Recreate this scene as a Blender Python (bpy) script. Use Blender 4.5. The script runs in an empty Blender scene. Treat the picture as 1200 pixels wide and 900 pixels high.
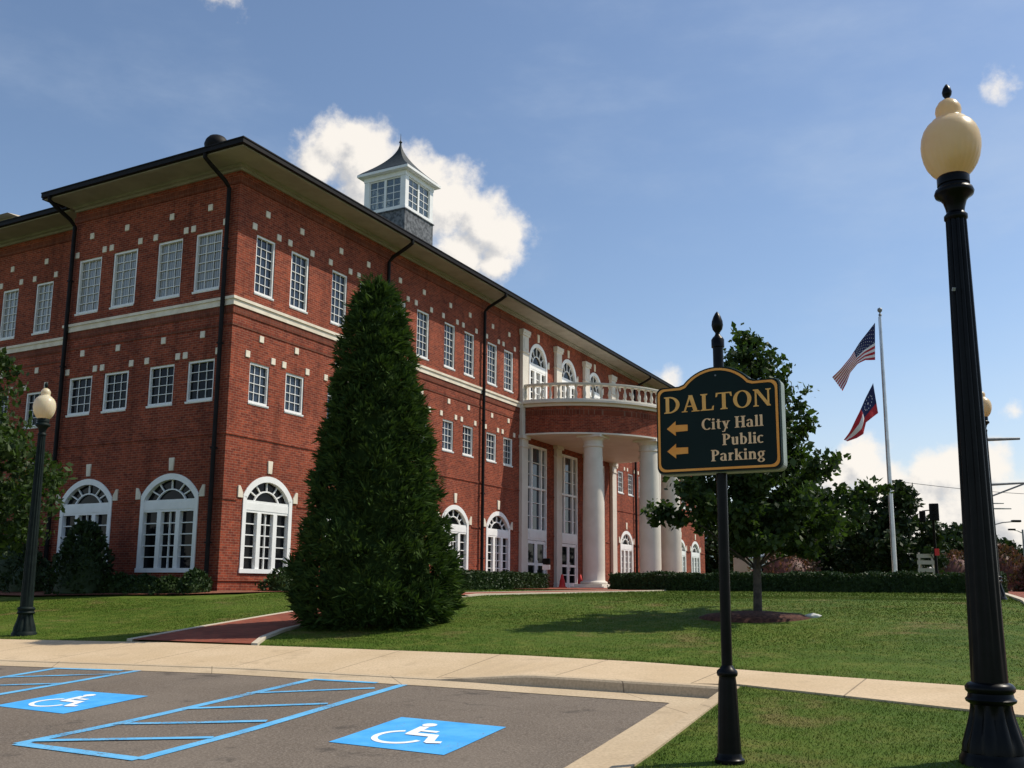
import bpy, bmesh, math, random
import numpy as np
from mathutils import Vector, Matrix
random.seed(7); rng = np.random.default_rng(11)
S = bpy.context.scene; COL = S.collection
EYE = 1.4                      # height of the eye over world zero; heights below are given relative to the eye
YAW = 0.48991
E_ = (math.sin(YAW), math.cos(YAW)); N_ = (math.cos(YAW), -math.sin(YAW))
UC, SC = -20.67, 20.71         # building corner in site coordinates (u across, s away)

# ------------------------------------------------------------------ camera
cam = bpy.data.objects.new('camera', bpy.data.cameras.new('camera')); COL.objects.link(cam)
rt = Vector((0.99996737, -0.00133392, 0.00796769)); up = Vector((-0.00807858, -0.16511278, 0.98624161)); fw = Vector((0, 0.98627379, 0.16511817))
M = Matrix((rt, up, -fw)).transposed().to_4x4(); M.translation = (0, 0, EYE); cam.matrix_world = M
cam.data.sensor_width = 36; cam.data.lens = 1117.75 / 1200 * 36; cam.data.shift_y = 51.28 / 1200
cam.data.clip_start = 0.1; cam.data.clip_end = 3000; S.camera = cam

# ------------------------------------------------------------------ sky and sun
SUN_EL, SUN_AZ = math.radians(52), math.radians(14)      # azimuth counted from +X towards +Y
SKY_STRENGTH, SUN_STRENGTH = 0.14, 4.6
S.view_settings.view_transform = 'Standard'; S.view_settings.look = 'None'; S.view_settings.gamma = 1
S.view_settings.use_curve_mapping = False; S.view_settings.exposure = 0.0
CL = [(-0.1794, 0.8847, 0.4302, 0.0304), (-0.151, 0.8942, 0.4215, 0.0376), (-0.195, 0.8908, 0.4105, 0.0251), (-0.1392, 0.906, 0.3997, 0.0447), (-0.0966, 0.9071, 0.4097, 0.034), (-0.0712, 0.9207, 0.3838, 0.0447), (-0.0365, 0.9293, 0.3674, 0.0376), (-0.0102, 0.9354, 0.3534, 0.0304), (-0.0496, 0.9389, 0.3406, 0.0358), (0.0091, 0.9341, 0.3568, 0.0143), (-0.1141, 0.9155, 0.3858, 0.0537), (-0.1546, 0.8866, 0.4359, 0.0251), (-0.0232, 0.9441, 0.3289, 0.0233),
      (0.3446, 0.9309, 0.1215, 0.0268), (0.3627, 0.9265, 0.1001, 0.034), (0.3258, 0.9391, 0.1096, 0.0251), (0.405, 0.9077, 0.1099, 0.0268), (0.4186, 0.901, 0.1142, 0.0268), (0.4416, 0.8901, 0.113, 0.0268), (0.3908, 0.9168, 0.0828, 0.0403), (0.4344, 0.8977, 0.0735, 0.0403), (0.469, 0.8809, 0.0646, 0.0447), (0.3509, 0.9345, 0.059, 0.0537), (0.4655, 0.8696, 0.1649, 0.0081), (0.1638, 0.9642, 0.2086, 0.0125), (0.4068, 0.9126, 0.042, 0.0447),
      (-0.2670, 0.7940, 0.5462, 0.0200), (0.428, 0.7873, 0.4439, 0.0107)]

def cloud_group():
    g = bpy.data.node_groups.new('cloud_field', 'ShaderNodeTree')
    g.interface.new_socket('Vector', in_out='INPUT', socket_type='NodeSocketVector')
    g.interface.new_socket('Value', in_out='OUTPUT', socket_type='NodeSocketFloat')
    nd, lk = g.nodes, g.links
    gi, go = nd.new('NodeGroupInput'), nd.new('NodeGroupOutput')
    last = None
    for x, y, z, r in CL:
        d = nd.new('ShaderNodeVectorMath'); d.operation = 'DISTANCE'; lk.new(gi.outputs[0], d.inputs[0]); d.inputs[1].default_value = (x, y, z)
        m = nd.new('ShaderNodeMath'); m.operation = 'MULTIPLY_ADD'; lk.new(d.outputs['Value'], m.inputs[0]); amp = 0.33 if r < 0.0225 else 1.0; m.inputs[1].default_value = -amp / r; m.inputs[2].default_value = amp
        if last is None: last = m
        else:
            k = nd.new('ShaderNodeMath'); k.operation = 'SMOOTH_MAX'; k.inputs[2].default_value = 0.25
            lk.new(last.outputs[0], k.inputs[0]); lk.new(m.outputs[0], k.inputs[1]); last = k
    cl = nd.new('ShaderNodeMath'); cl.operation = 'MAXIMUM'; lk.new(last.outputs[0], cl.inputs[0]); cl.inputs[1].default_value = -1
    n1 = nd.new('ShaderNodeTexNoise'); n1.inputs['Scale'].default_value = 34; n1.inputs['Detail'].default_value = 9; n1.inputs['Roughness'].default_value = 0.6
    lk.new(gi.outputs[0], n1.inputs['Vector'])
    a = nd.new('ShaderNodeMath'); a.operation = 'MULTIPLY_ADD'; lk.new(n1.outputs['Fac'], a.inputs[0]); a.inputs[1].default_value = 1.75; a.inputs[2].default_value = -0.66
    b = nd.new('ShaderNodeMath'); b.operation = 'ADD'; lk.new(cl.outputs[0], b.inputs[0]); lk.new(a.outputs[0], b.inputs[1])
    lk.new(b.outputs[0], go.inputs[0]); return g

w = bpy.data.worlds.new('World'); S.world = w; w.use_nodes = True
nd, lk = w.node_tree.nodes, w.node_tree.links; nd.clear()
out = nd.new('ShaderNodeOutputWorld'); bg = nd.new('ShaderNodeBackground'); sky = nd.new('ShaderNodeTexSky')
sky.sky_type = 'NISHITA'; sky.sun_disc = False; sky.sun_elevation = SUN_EL; sky.sun_rotation = math.pi / 2 - SUN_AZ
sky.air_density = 1.0; sky.dust_density = 0.6; sky.ozone_density = 1.4; sky.altitude = 200
bg.inputs['Strength'].default_value = SKY_STRENGTH
tc = nd.new('ShaderNodeTexCoord'); grp = cloud_group()
f1 = nd.new('ShaderNodeGroup'); f1.node_tree = grp; lk.new(tc.outputs['Generated'], f1.inputs[0])
off = nd.new('ShaderNodeVectorMath'); off.operation = 'ADD'; off.inputs[1].default_value = (0.012, 0.0, 0.014); lk.new(tc.outputs['Generated'], off.inputs[0])
f2 = nd.new('ShaderNodeGroup'); f2.node_tree = grp; lk.new(off.outputs[0], f2.inputs[0])
def mrange(src, a, b, c, d, smooth=True):
    n = nd.new('ShaderNodeMapRange'); n.interpolation_type = 'SMOOTHSTEP' if smooth else 'LINEAR'
    lk.new(src, n.inputs['Value']); n.inputs['From Min'].default_value = a; n.inputs['From Max'].default_value = b
    n.inputs['To Min'].default_value = c; n.inputs['To Max'].default_value = d; return n.outputs['Result']
mask = mrange(f1.outputs[0], 0.0, 0.72, 0.0, 0.96)
dif = nd.new('ShaderNodeMath'); dif.operation = 'SUBTRACT'; lk.new(f1.outputs[0], dif.inputs[0]); lk.new(f2.outputs[0], dif.inputs[1])
lit = mrange(dif.outputs[0], -0.6, 0.25, 0.0, 1.0)
cc = nd.new('ShaderNodeMix'); cc.data_type = 'RGBA'; lk.new(lit, cc.inputs['Factor'])
cc.inputs['A'].default_value = (0.60 / SKY_STRENGTH, 0.60 / SKY_STRENGTH, 0.61 / SKY_STRENGTH, 1); cc.inputs['B'].default_value = (1.0 / SKY_STRENGTH, 0.94 / SKY_STRENGTH, 0.86 / SKY_STRENGTH, 1)
wn = nd.new('ShaderNodeTexNoise'); wn.inputs['Scale'].default_value = 3.2; wn.inputs['Detail'].default_value = 7; wn.inputs['Roughness'].default_value = 0.6
wm = nd.new('ShaderNodeMapping'); wm.inputs['Scale'].default_value = (1, 1, 2.6); lk.new(tc.outputs['Generated'], wm.inputs[0]); lk.new(wm.outputs[0], wn.inputs['Vector'])
wisp = mrange(wn.outputs['Fac'], 0.42, 0.8, 0.0, 0.30)
tint = nd.new('ShaderNodeMix'); tint.data_type = 'RGBA'; tint.blend_type = 'MULTIPLY'; tint.inputs['Factor'].default_value = 1.0
tint.inputs['B'].default_value = (1.0, 1.0, 1.0, 1); lk.new(sky.outputs[0], tint.inputs['A'])
mw = nd.new('ShaderNodeMix'); mw.data_type = 'RGBA'; lk.new(wisp, mw.inputs['Factor']); lk.new(tint.outputs['Result'], mw.inputs['A']); mw.inputs['B'].default_value = (0.60 / SKY_STRENGTH, 0.70 / SKY_STRENGTH, 0.84 / SKY_STRENGTH, 1)
mc = nd.new('ShaderNodeMix'); mc.data_type = 'RGBA'; lk.new(mask, mc.inputs['Factor']); lk.new(mw.outputs['Result'], mc.inputs['A']); lk.new(cc.outputs['Result'], mc.inputs['B'])
sx_ = nd.new('ShaderNodeSeparateXYZ'); lk.new(tc.outputs['Generated'], sx_.inputs[0])
hz_ = mrange(sx_.outputs[2], -0.02, 0.26, 0.62, 0.0)
mh = nd.new('ShaderNodeMix'); mh.data_type = 'RGBA'; lk.new(hz_, mh.inputs['Factor']); lk.new(mw.outputs['Result'], mh.inputs['A']); mh.inputs['B'].default_value = (0.74 / SKY_STRENGTH, 0.73 / SKY_STRENGTH, 0.74 / SKY_STRENGTH, 1)
lk.new(mh.outputs['Result'], mc.inputs['A']); lk.new(mc.outputs['Result'], bg.inputs['Color']); lk.new(bg.outputs[0], out.inputs['Surface'])

sl = bpy.data.lights.new('sun', 'SUN'); sl.energy = SUN_STRENGTH; sl.angle = math.radians(0.53); sl.color = (1.0, 0.92, 0.78)
sun = bpy.data.objects.new('sun', sl); COL.objects.link(sun); sun.location = (30, 0, 40)
sd = Vector((math.cos(SUN_EL) * math.cos(SUN_AZ), math.cos(SUN_EL) * math.sin(SUN_AZ), math.sin(SUN_EL)))
sun.rotation_euler = sd.to_track_quat('Z', 'Y').to_euler()

# ------------------------------------------------------------------ helpers
def tag(o, label=None, cat=None, group=None, kind=None):
    if label: o['label'] = label
    if cat: o['category'] = cat
    if group: o['group'] = group
    if kind: o['kind'] = kind
    return o
def empty(name, loc=(0, 0, 0), rz=0.0):
    o = bpy.data.objects.new(name, None); COL.objects.link(o); o.location = loc; o.rotation_euler = (0, 0, rz)
    o.empty_display_size = 0.3; return o
def dup(o, parent=None):
    c = o.copy(); COL.objects.link(c)
    if parent: c.parent = parent
    for ch in o.children: dup(ch, c)
    return c
class MB:
    def __init__(s): s.v = []; s.f = []; s.mi = []; s.uv = {}
    def add(s, vs, fs, mi=0):
        b = len(s.v); s.v += [tuple(p) for p in vs]
        for f in fs: s.f.append(tuple(i + b for i in f)); s.mi.append(mi)
    def quad(s, a, b, c, d, mi=0): s.add([a, b, c, d], [(0, 1, 2, 3)], mi)
    def box(s, x0, x1, y0, y1, z0, z1, mi=0):
        s.add([(x0, y0, z0), (x1, y0, z0), (x1, y1, z0), (x0, y1, z0), (x0, y0, z1), (x1, y0, z1), (x1, y1, z1), (x0, y1, z1)],
              [(0, 3, 2, 1), (4, 5, 6, 7), (0, 1, 5, 4), (1, 2, 6, 5), (2, 3, 7, 6), (3, 0, 4, 7)], mi)
    def lathe(s, prof, n=24, c=(0, 0), mi=0, flute=0, fdepth=0.0, frange=None, a0=0, a1=2 * math.pi):
        b = len(s.v); full = abs(a1 - a0 - 2 * math.pi) < 1e-6; m = n if full else n + 1
        for r, z in prof:
            for k in range(m):
                a = a0 + (a1 - a0) * k / n; rr = r
                if flute and frange and frange[0] <= z <= frange[1]: rr = r - fdepth * (0.5 + 0.5 * math.cos(flute * a)) ** 2
                s.v.append((c[0] + rr * math.cos(a), c[1] + rr * math.sin(a), z))
        for i in range(len(prof) - 1):
            for k in range(n):
                k2 = (k + 1) % m
                s.f.append((b + i * m + k, b + i * m + k2, b + (i + 1) * m + k2, b + (i + 1) * m + k)); s.mi.append(mi)
    def tube(s, pts, rad, n=8, mi=0, cap=True):
        pts = [Vector(p) for p in pts]; R = rad if isinstance(rad, (list, tuple)) else [rad] * len(pts)
        b = len(s.v); ref = Vector((0.13, 0.31, 0.94))
        for i, p in enumerate(pts):
            t = (pts[min(i + 1, len(pts) - 1)] - pts[max(i - 1, 0)]).normalized()
            x = t.cross(ref)
            if x.length < 0.05: x = t.cross(Vector((1, 0, 0)))
            x.normalize(); y = t.cross(x)
            for k in range(n):
                a = 2 * math.pi * k / n; s.v.append(tuple(p + (x * math.cos(a) + y * math.sin(a)) * R[i]))
        for i in range(len(pts) - 1):
            for k in range(n):
                s.f.append((b + i * n + k, b + i * n + (k + 1) % n, b + (i + 1) * n + (k + 1) % n, b + (i + 1) * n + k)); s.mi.append(mi)
        if cap:
            s.f.append(tuple(b + k for k in range(n))[::-1]); s.mi.append(mi)
            s.f.append(tuple(b + (len(pts) - 1) * n + k for k in range(n))); s.mi.append(mi)
    def prism(s, poly, y0, y1, mi=0):     # poly in XZ extruded along Y
        n = len(poly); vs = [(x, y0, z) for x, z in poly] + [(x, y1, z) for x, z in poly]
        fs = [tuple(range(n)), tuple(range(2 * n - 1, n - 1, -1))] + [(i, i + n, (i + 1) % n + n, (i + 1) % n) for i in range(n)]
        s.add(vs, fs, mi)
    def build(s, name, mats, parent=None, loc=(0, 0, 0), rz=0.0, smooth=False, bevel=0.0, fixn=True):
        me = bpy.data.meshes.new(name); me.from_pydata(s.v, [], s.f)
        if not isinstance(mats, (list, tuple)): mats = [mats]
        for m in mats: me.materials.append(m)
        if len(mats) > 1: me.polygons.foreach_set('material_index', s.mi)
        if fixn:
            bm = bmesh.new(); bm.from_mesh(me); bmesh.ops.recalc_face_normals(bm, faces=bm.faces); bm.to_mesh(me); bm.free()
        if smooth:
            me.polygons.foreach_set('use_smooth', [True] * len(me.polygons))
            try: me.set_sharp_from_angle(angle=math.radians(smooth if smooth > 1 else 40))
            except Exception: pass
        me.update()
        o = bpy.data.objects.new(name, me); COL.objects.link(o); o.location = loc; o.rotation_euler = (0, 0, rz)
        if parent: o.parent = parent
        if bevel:
            b = o.modifiers.new('bevel', 'BEVEL'); b.width = bevel; b.segments = 2; b.limit_method = 'ANGLE'
        return o
def quads_obj(name, V, mats, parent=None, loc=(0, 0, 0), extra=None, mi=None):
    """V: (n,4,3) separate little faces, extra: optional MB merged in front"""
    V = np.asarray(V, dtype=np.float32); n, k = V.shape[0], V.shape[1]
    ev = extra.v if extra else []; ef = extra.f if extra else []
    nb = len(ev); verts = np.concatenate([np.array(ev, dtype=np.float32).reshape(-1, 3), V.reshape(-1, 3)])
    loops = [i for f in ef for i in f]; ls = np.concatenate([np.array(loops, dtype=np.int32), np.arange(n * k, dtype=np.int32) + nb])
    tot = np.concatenate([np.array([len(f) for f in ef], dtype=np.int32), np.full(n, k, dtype=np.int32)])
    st = np.concatenate([[0], np.cumsum(tot)[:-1]]).astype(np.int32)
    me = bpy.data.meshes.new(name); me.vertices.add(len(verts)); me.vertices.foreach_set('co', verts.ravel())
    me.loops.add(len(ls)); me.loops.foreach_set('vertex_index', ls)
    me.polygons.add(len(tot)); me.polygons.foreach_set('loop_start', st); me.polygons.foreach_set('loop_total', tot)
    for m in (mats if isinstance(mats, (list, tuple)) else [mats]): me.materials.append(m)
    me.update(calc_edges=True); me.validate()
    o = bpy.data.objects.new(name, me); COL.objects.link(o); o.location = loc
    if parent: o.parent = parent
    return o

# ------------------------------------------------------------------ materials
def newmat(name):
    m = bpy.data.materials.new(name); m.use_nodes = True; t = m.node_tree
    return m, t.nodes, t.links, t.nodes['Principled BSDF']
def setp(p, base=None, rough=None, metal=None, spec=None, coat=None):
    if base is not None: p.inputs['Base Color'].default_value = (*base, 1)
    if rough is not None: p.inputs['Roughness'].default_value = rough
    if metal is not None: p.inputs['Metallic'].default_value = metal
    if spec is not None: p.inputs['Specular IOR Level'].default_value = spec
    if coat is not None: p.inputs['Coat Weight'].default_value = coat
def mix_rgb(nd, lk, fac, a, b, mode='MIX'):
    n = nd.new('ShaderNodeMix'); n.data_type = 'RGBA'; n.blend_type = mode
    for sock, val in (('Factor', fac), ('A', a), ('B', b)):
        if hasattr(val, 'is_output'): lk.new(val, n.inputs[sock])
        elif sock == 'Factor': n.inputs[sock].default_value = val
        else: n.inputs[sock].default_value = (*val, 1)
    return n.outputs['Result']
def noise(nd, lk, vec, scale, detail=5, rough=0.55):
    n = nd.new('ShaderNodeTexNoise'); n.inputs['Scale'].default_value = scale; n.inputs['Detail'].default_value = detail
    n.inputs['Roughness'].default_value = rough; lk.new(vec, n.inputs['Vector']); return n.outputs['Fac']
def ramp(nd, lk, fac, a, b):
    n = nd.new('ShaderNodeMapRange'); n.interpolation_type = 'SMOOTHSTEP'; lk.new(fac, n.inputs['Value'])
    n.inputs['From Min'].default_value = a; n.inputs['From Max'].default_value = b; return n.outputs['Result']
def math_(nd, lk, op, a, b=None, c=None):
    n = nd.new('ShaderNodeMath'); n.operation = op
    for i, v in enumerate((a, b, c)):
        if v is None: continue
        if hasattr(v, 'is_output'): lk.new(v, n.inputs[i])
        else: n.inputs[i].default_value = v
    return n.outputs[0]
def bump(nd, lk, p, h, strength=0.3, dist=0.02):
    b = nd.new('ShaderNodeBump'); b.inputs['Strength'].default_value = strength; b.inputs['Distance'].default_value = dist
    lk.new(h, b.inputs['Height']); lk.new(b.outputs[0], p.inputs['Normal'])
def flat(name, c1, c2, scale=3.0, rough=0.6, bstr=0.0, detail=5, lo=0.35, hi=0.65, spec=0.3, metal=0.0, coat=None):
    m, nd, lk, p = newmat(name); setp(p, None, rough, metal, spec, coat)
    tc = nd.new('ShaderNodeTexCoord'); f = noise(nd, lk, tc.outputs['Object'], scale, detail)
    lk.new(mix_rgb(nd, lk, ramp(nd, lk, f, lo, hi), c1, c2), p.inputs['Base Color'])
    if bstr: bump(nd, lk, p, noise(nd, lk, tc.outputs['Object'], scale * 12, 4), bstr)
    return m
def brick_mat(name, c1, c2, mortar, bw=0.215, bh=0.075, soldier=False, uv=False):
    m, nd, lk, p = newmat(name); setp(p, None, 0.85, 0, 0.15)
    tc = nd.new('ShaderNodeTexCoord')
    if uv: vec = tc.outputs['UV']
    else:
        sx = nd.new('ShaderNodeSeparateXYZ'); lk.new(tc.outputs['Object'], sx.inputs[0])
        cx = nd.new('ShaderNodeCombineXYZ'); lk.new(math_(nd, lk, 'ADD', sx.outputs[0], sx.outputs[1]), cx.inputs[0]); lk.new(sx.outputs[2], cx.inputs[1])
        vec = cx.outputs[0]
    bt = nd.new('ShaderNodeTexBrick'); lk.new(vec, bt.inputs['Vector'])
    bt.inputs['Scale'].default_value = 1; bt.inputs['Mortar Size'].default_value = 0.007; bt.inputs['Mortar Smooth'].default_value = 0.3
    bt.inputs['Brick Width'].default_value = 0.075 if soldier else bw; bt.inputs['Row Height'].default_value = 0.23 if soldier else bh
    bt.offset = 0.0 if soldier else 0.5
    bt.inputs['Color1'].default_value = (*c1, 1); bt.inputs['Color2'].default_value = (*c2, 1); bt.inputs['Mortar'].default_value = (*mortar, 1)
    f = noise(nd, lk, tc.outputs['Object'], 0.55, 6)
    col = mix_rgb(nd, lk, ramp(nd, lk, f, 0.3, 0.7), (0.82, 0.80, 0.80), (1.12, 1.1, 1.08))
    f2 = noise(nd, lk, vec, 7.0, 3)
    col2 = mix_rgb(nd, lk, ramp(nd, lk, f2, 0.3, 0.7), (0.8, 0.78, 0.78), (1.15, 1.12, 1.1))
    mp = nd.new('ShaderNodeMapping'); mp.inputs['Scale'].default_value = (1.1, 1.1, 0.09); lk.new(tc.outputs['Object'], mp.inputs[0])
    streak = mix_rgb(nd, lk, math_(nd, lk, 'MULTIPLY', ramp(nd, lk, noise(nd, lk, mp.outputs[0], 1.4, 6, 0.65), 0.47, 0.74), 0.85), (1.04, 1.04, 1.04), (0.55, 0.54, 0.55))
    col = mix_rgb(nd, lk, 1.0, col, streak, 'MULTIPLY')
    c = mix_rgb(nd, lk, 1.0, bt.outputs['Color'], col, 'MULTIPLY'); c = mix_rgb(nd, lk, 1.0, c, col2, 'MULTIPLY')
    lk.new(c, p.inputs['Base Color']); bump(nd, lk, p, math_(nd, lk, 'SUBTRACT', 1.0, bt.outputs['Fac']), 0.35, 0.008)
    return m
def leaf_mat(name, c1, c2, trans=0.25, rough=0.55, nsc=1.6):
    m, nd, lk, p = newmat(name); setp(p, None, rough, 0, 0.2 if rough < .7 else 0.06)
    g = nd.new('ShaderNodeNewGeometry'); tc = nd.new('ShaderNodeTexCoord')
    f = noise(nd, lk, tc.outputs['Object'], nsc, 3)
    k = math_(nd, lk, 'MULTIPLY_ADD', f, 0.9, math_(nd, lk, 'MULTIPLY_ADD', g.outputs['Random Per Island'], 0.8, -0.35))
    c = mix_rgb(nd, lk, math_(nd, lk, 'MAXIMUM', math_(nd, lk, 'MINIMUM', k, 1.0), 0.0), c1, c2); lk.new(c, p.inputs['Base Color'])
    t = nd.new('ShaderNodeBsdfTranslucent'); lk.new(mix_rgb(nd, lk, 1.0, c, (1.3, 1.5, 0.6), 'MULTIPLY'), t.inputs['Color'])
    mx = nd.new('ShaderNodeMixShader'); mx.inputs[0].default_value = trans; lk.new(p.outputs[0], mx.inputs[1]); lk.new(t.outputs[0], mx.inputs[2])
    lk.new(mx.outputs[0], nd['Material Output'].inputs['Surface']); return m

B1, B2, BM = (0.30, 0.064, 0.031), (0.165, 0.033, 0.020), (0.29, 0.165, 0.115)
M = dict(
    brick=brick_mat('brick', B1, B2, BM), soldier=brick_mat('soldier_brick', (0.20, 0.052, 0.028), (0.15, 0.038, 0.022), (0.20, 0.11, 0.08), soldier=True),
    drum_brick=brick_mat('drum_brick', B1, B2, BM, uv=True),
    stone=flat('limestone', (0.68, 0.60, 0.48), (0.80, 0.73, 0.60), 2.5, 0.8, 0.1),
    column=flat('column_paint', (0.62, 0.57, 0.49), (0.68, 0.63, 0.55), 1.2, 0.6),
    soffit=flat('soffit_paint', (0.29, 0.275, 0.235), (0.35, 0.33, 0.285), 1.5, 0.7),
    cupaint=flat('cupola_paint', (0.50, 0.47, 0.41), (0.56, 0.53, 0.47), 2.0, 0.5),
    white=flat('white_paint', (0.80, 0.80, 0.78), (0.86, 0.86, 0.84), 2.0, 0.45),
    gutter=flat('dark_bronze_metal', (0.007, 0.006, 0.006), (0.012, 0.010, 0.010), 4, 0.6, spec=0.15),
    roof=flat('slate_roof', (0.07, 0.075, 0.08), (0.12, 0.125, 0.13), 6, 0.7, 0.2),
    cuproof=flat('aged_metal_roof', (0.022, 0.028, 0.028), (0.04, 0.047, 0.045), 5, 0.6, spec=0.25),
    greystone=flat('grey_slate_cladding', (0.06, 0.066, 0.075), (0.17, 0.18, 0.195), 4.5, 0.8, 0.4, 3),
    tan=flat('tan_render', (0.42, 0.36, 0.27), (0.48, 0.42, 0.32), 1, 0.8),
    black=flat('black_iron', (0.0015, 0.0016, 0.0018), (0.004, 0.0042, 0.0046), 9, 0.33, spec=0.14),
    green_iron=flat('dark_green_iron', (0.003, 0.008, 0.007), (0.007, 0.014, 0.012), 9, 0.6, spec=0.15),
    asphalt=None, concrete=None)
# window glass: dark, clean and reflecting
m, nd, lk, p = newmat('window_glass'); setp(p, (0.006, 0.007, 0.009), 0.04, 0, 0.14); M['glass'] = m
tc = nd.new('ShaderNodeTexCoord'); bump(nd, lk, p, noise(nd, lk, tc.outputs['Object'], 1.3, 2), 0.04, 0.05)
m, nd, lk, p = newmat('sky_side_glass'); setp(p, (0.022, 0.034, 0.055), 0.05, 0, 0.45); M['glass_up'] = m
tc = nd.new('ShaderNodeTexCoord'); bump(nd, lk, p, noise(nd, lk, tc.outputs['Object'], 1.3, 2), 0.05, 0.05)
# glass with pale pleated curtains right behind it
m, nd, lk, p = newmat('curtained_glass'); setp(p, None, 0.35, 0, 0.3, 1.0); M['curtain'] = m
p.inputs['Coat Roughness'].default_value = 0.05
tc = nd.new('ShaderNodeTexCoord'); wv = nd.new('ShaderNodeTexWave'); wv.inputs['Scale'].default_value = 3.4; wv.inputs['Distortion'].default_value = 1.2; lk.new(tc.outputs['Object'], wv.inputs['Vector'])
lk.new(mix_rgb(nd, lk, wv.outputs['Fac'], (0.10, 0.11, 0.11), (0.36, 0.36, 0.33)), p.inputs['Base Color'])
# lamp globe
m, nd, lk, p = newmat('cream_globe'); setp(p, (0.80, 0.62, 0.34), 0.32, 0, 0.4)
p.inputs['Subsurface Weight'].default_value = 0.25; p.inputs['Subsurface Radius'].default_value = (0.06, 0.04, 0.02); M['globe'] = m
tc = nd.new('ShaderNodeTexCoord'); g_ = noise(nd, lk, tc.outputs['Object'], 3.0, 4)
lk.new(mix_rgb(nd, lk, ramp(nd, lk, g_, 0.35, 0.7), (0.82, 0.67, 0.42), (0.73, 0.55, 0.30)), p.inputs['Base Color'])
tl = nd.new('ShaderNodeBsdfTranslucent'); tl.inputs['Color'].default_value = (0.85, 0.62, 0.32, 1); mx = nd.new('ShaderNodeMixShader'); mx.inputs[0].default_value = 0.35
lk.new(p.outputs[0], mx.inputs[1]); lk.new(tl.outputs[0], mx.inputs[2]); lk.new(mx.outputs[0], nd['Material Output'].inputs['Surface'])
M['globe_pale'] = M['globe'].copy(); M['globe_pale'].name = 'pale_globe'
for n_ in M['globe_pale'].node_tree.nodes:
    if n_.type == 'MIX': n_.inputs['A'].default_value = (0.84, 0.78, 0.58, 1); n_.inputs['B'].default_value = (0.78, 0.70, 0.48, 1)
# asphalt
m, nd, lk, p = newmat('asphalt'); setp(p, None, 0.85, 0, 0.25); M['asphalt'] = m
tc = nd.new('ShaderNodeTexCoord'); o_ = tc.outputs['Object']
def asphalt_col(nd, lk, o_):
    c = mix_rgb(nd, lk, ramp(nd, lk, noise(nd, lk, o_, 0.5, 6), 0.3, 0.7), (0.104, 0.081, 0.061), (0.150, 0.121, 0.094))
    mp = nd.new('ShaderNodeMapping'); mp.inputs['Scale'].default_value = (1.6, 0.22, 1); lk.new(o_, mp.inputs[0])
    c = mix_rgb(nd, lk, math_(nd, lk, 'MULTIPLY', ramp(nd, lk, noise(nd, lk, mp.outputs[0], 1.0, 4), 0.5, 0.7), 0.35), c, (0.07, 0.060, 0.052))
    c = mix_rgb(nd, lk, ramp(nd, lk, noise(nd, lk, o_, 55, 3, 0.7), 0.35, 0.8), c, (0.27, 0.225, 0.18))
    c = mix_rgb(nd, lk, math_(nd, lk, 'MULTIPLY', ramp(nd, lk, noise(nd, lk, o_, 1.9, 4), 0.60, 0.72), 0.6), c, (0.04, 0.034, 0.029))
    c = mix_rgb(nd, lk, math_(nd, lk, 'MULTIPLY', ramp(nd, lk, noise(nd, lk, o_, 130, 2, 0.5), 0.62, 0.72), 0.5), c, (0.03, 0.027, 0.025))
    ds = nd.new('ShaderNodeVectorMath'); ds.operation = 'ADD'; lk.new(o_, ds.inputs[0]); nn = nd.new('ShaderNodeTexNoise'); nn.inputs['Scale'].default_value = 1.5; nn.inputs['Detail'].default_value = 5; lk.new(o_, nn.inputs['Vector'])
    sc = nd.new('ShaderNodeVectorMath'); sc.operation = 'SCALE'; sc.inputs['Scale'].default_value = 0.9; lk.new(nn.outputs['Color'], sc.inputs[0]); lk.new(sc.outputs[0], ds.inputs[1])
    vo = nd.new('ShaderNodeTexVoronoi'); vo.feature = 'DISTANCE_TO_EDGE'; vo.inputs['Scale'].default_value = 0.3; lk.new(ds.outputs[0], vo.inputs['Vector'])
    ck = math_(nd, lk, 'MULTIPLY', math_(nd, lk, 'SUBTRACT', 1.0, ramp(nd, lk, vo.outputs['Distance'], 0.0, 0.006)), math_(nd, lk, 'MULTIPLY', ramp(nd, lk, noise(nd, lk, o_, 0.35, 2), 0.45, 0.65), 0.4))
    return mix_rgb(nd, lk, ck, c, (0.03, 0.026, 0.023))
lk.new(asphalt_col(nd, lk, o_), p.inputs['Base Color']); bump(nd, lk, p, noise(nd, lk, o_, 90, 3), 0.5, 0.01)
# concrete with joints every 1.6 m along its length
def concrete(name, c1, c2, joint=1.6):
    m, nd, lk, p = newmat(name); setp(p, None, 0.85, 0, 0.2)
    tc = nd.new('ShaderNodeTexCoord'); o_ = tc.outputs['Object']
    c = mix_rgb(nd, lk, ramp(nd, lk, noise(nd, lk, o_, 0.9, 7), 0.3, 0.7), c1, c2)
    c = mix_rgb(nd, lk, ramp(nd, lk, noise(nd, lk, o_, 40, 4), 0.3, 0.9), c, tuple(x * 0.72 for x in c1))
    c = mix_rgb(nd, lk, math_(nd, lk, 'MULTIPLY', ramp(nd, lk, noise(nd, lk, o_, 2.3, 5), 0.58, 0.72), 0.45), c, tuple(x * 0.62 for x in c1))
    if joint:
        sx = nd.new('ShaderNodeSeparateXYZ'); lk.new(o_, sx.inputs[0])
        fr = math_(nd, lk, 'FRACT', math_(nd, lk, 'DIVIDE', sx.outputs[0] if joint < 2 else math_(nd, lk, 'ADD', sx.outputs[0], sx.outputs[1]), joint))
        c = mix_rgb(nd, lk, math_(nd, lk, 'MULTIPLY', math_(nd, lk, 'LESS_THAN', fr, 0.016 / joint), 0.75), c, (0.14, 0.105, 0.07))
    lk.new(c, p.inputs['Base Color']); bump(nd, lk, p, noise(nd, lk, o_, 60, 3), 0.25, 0.008); return m
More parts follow.
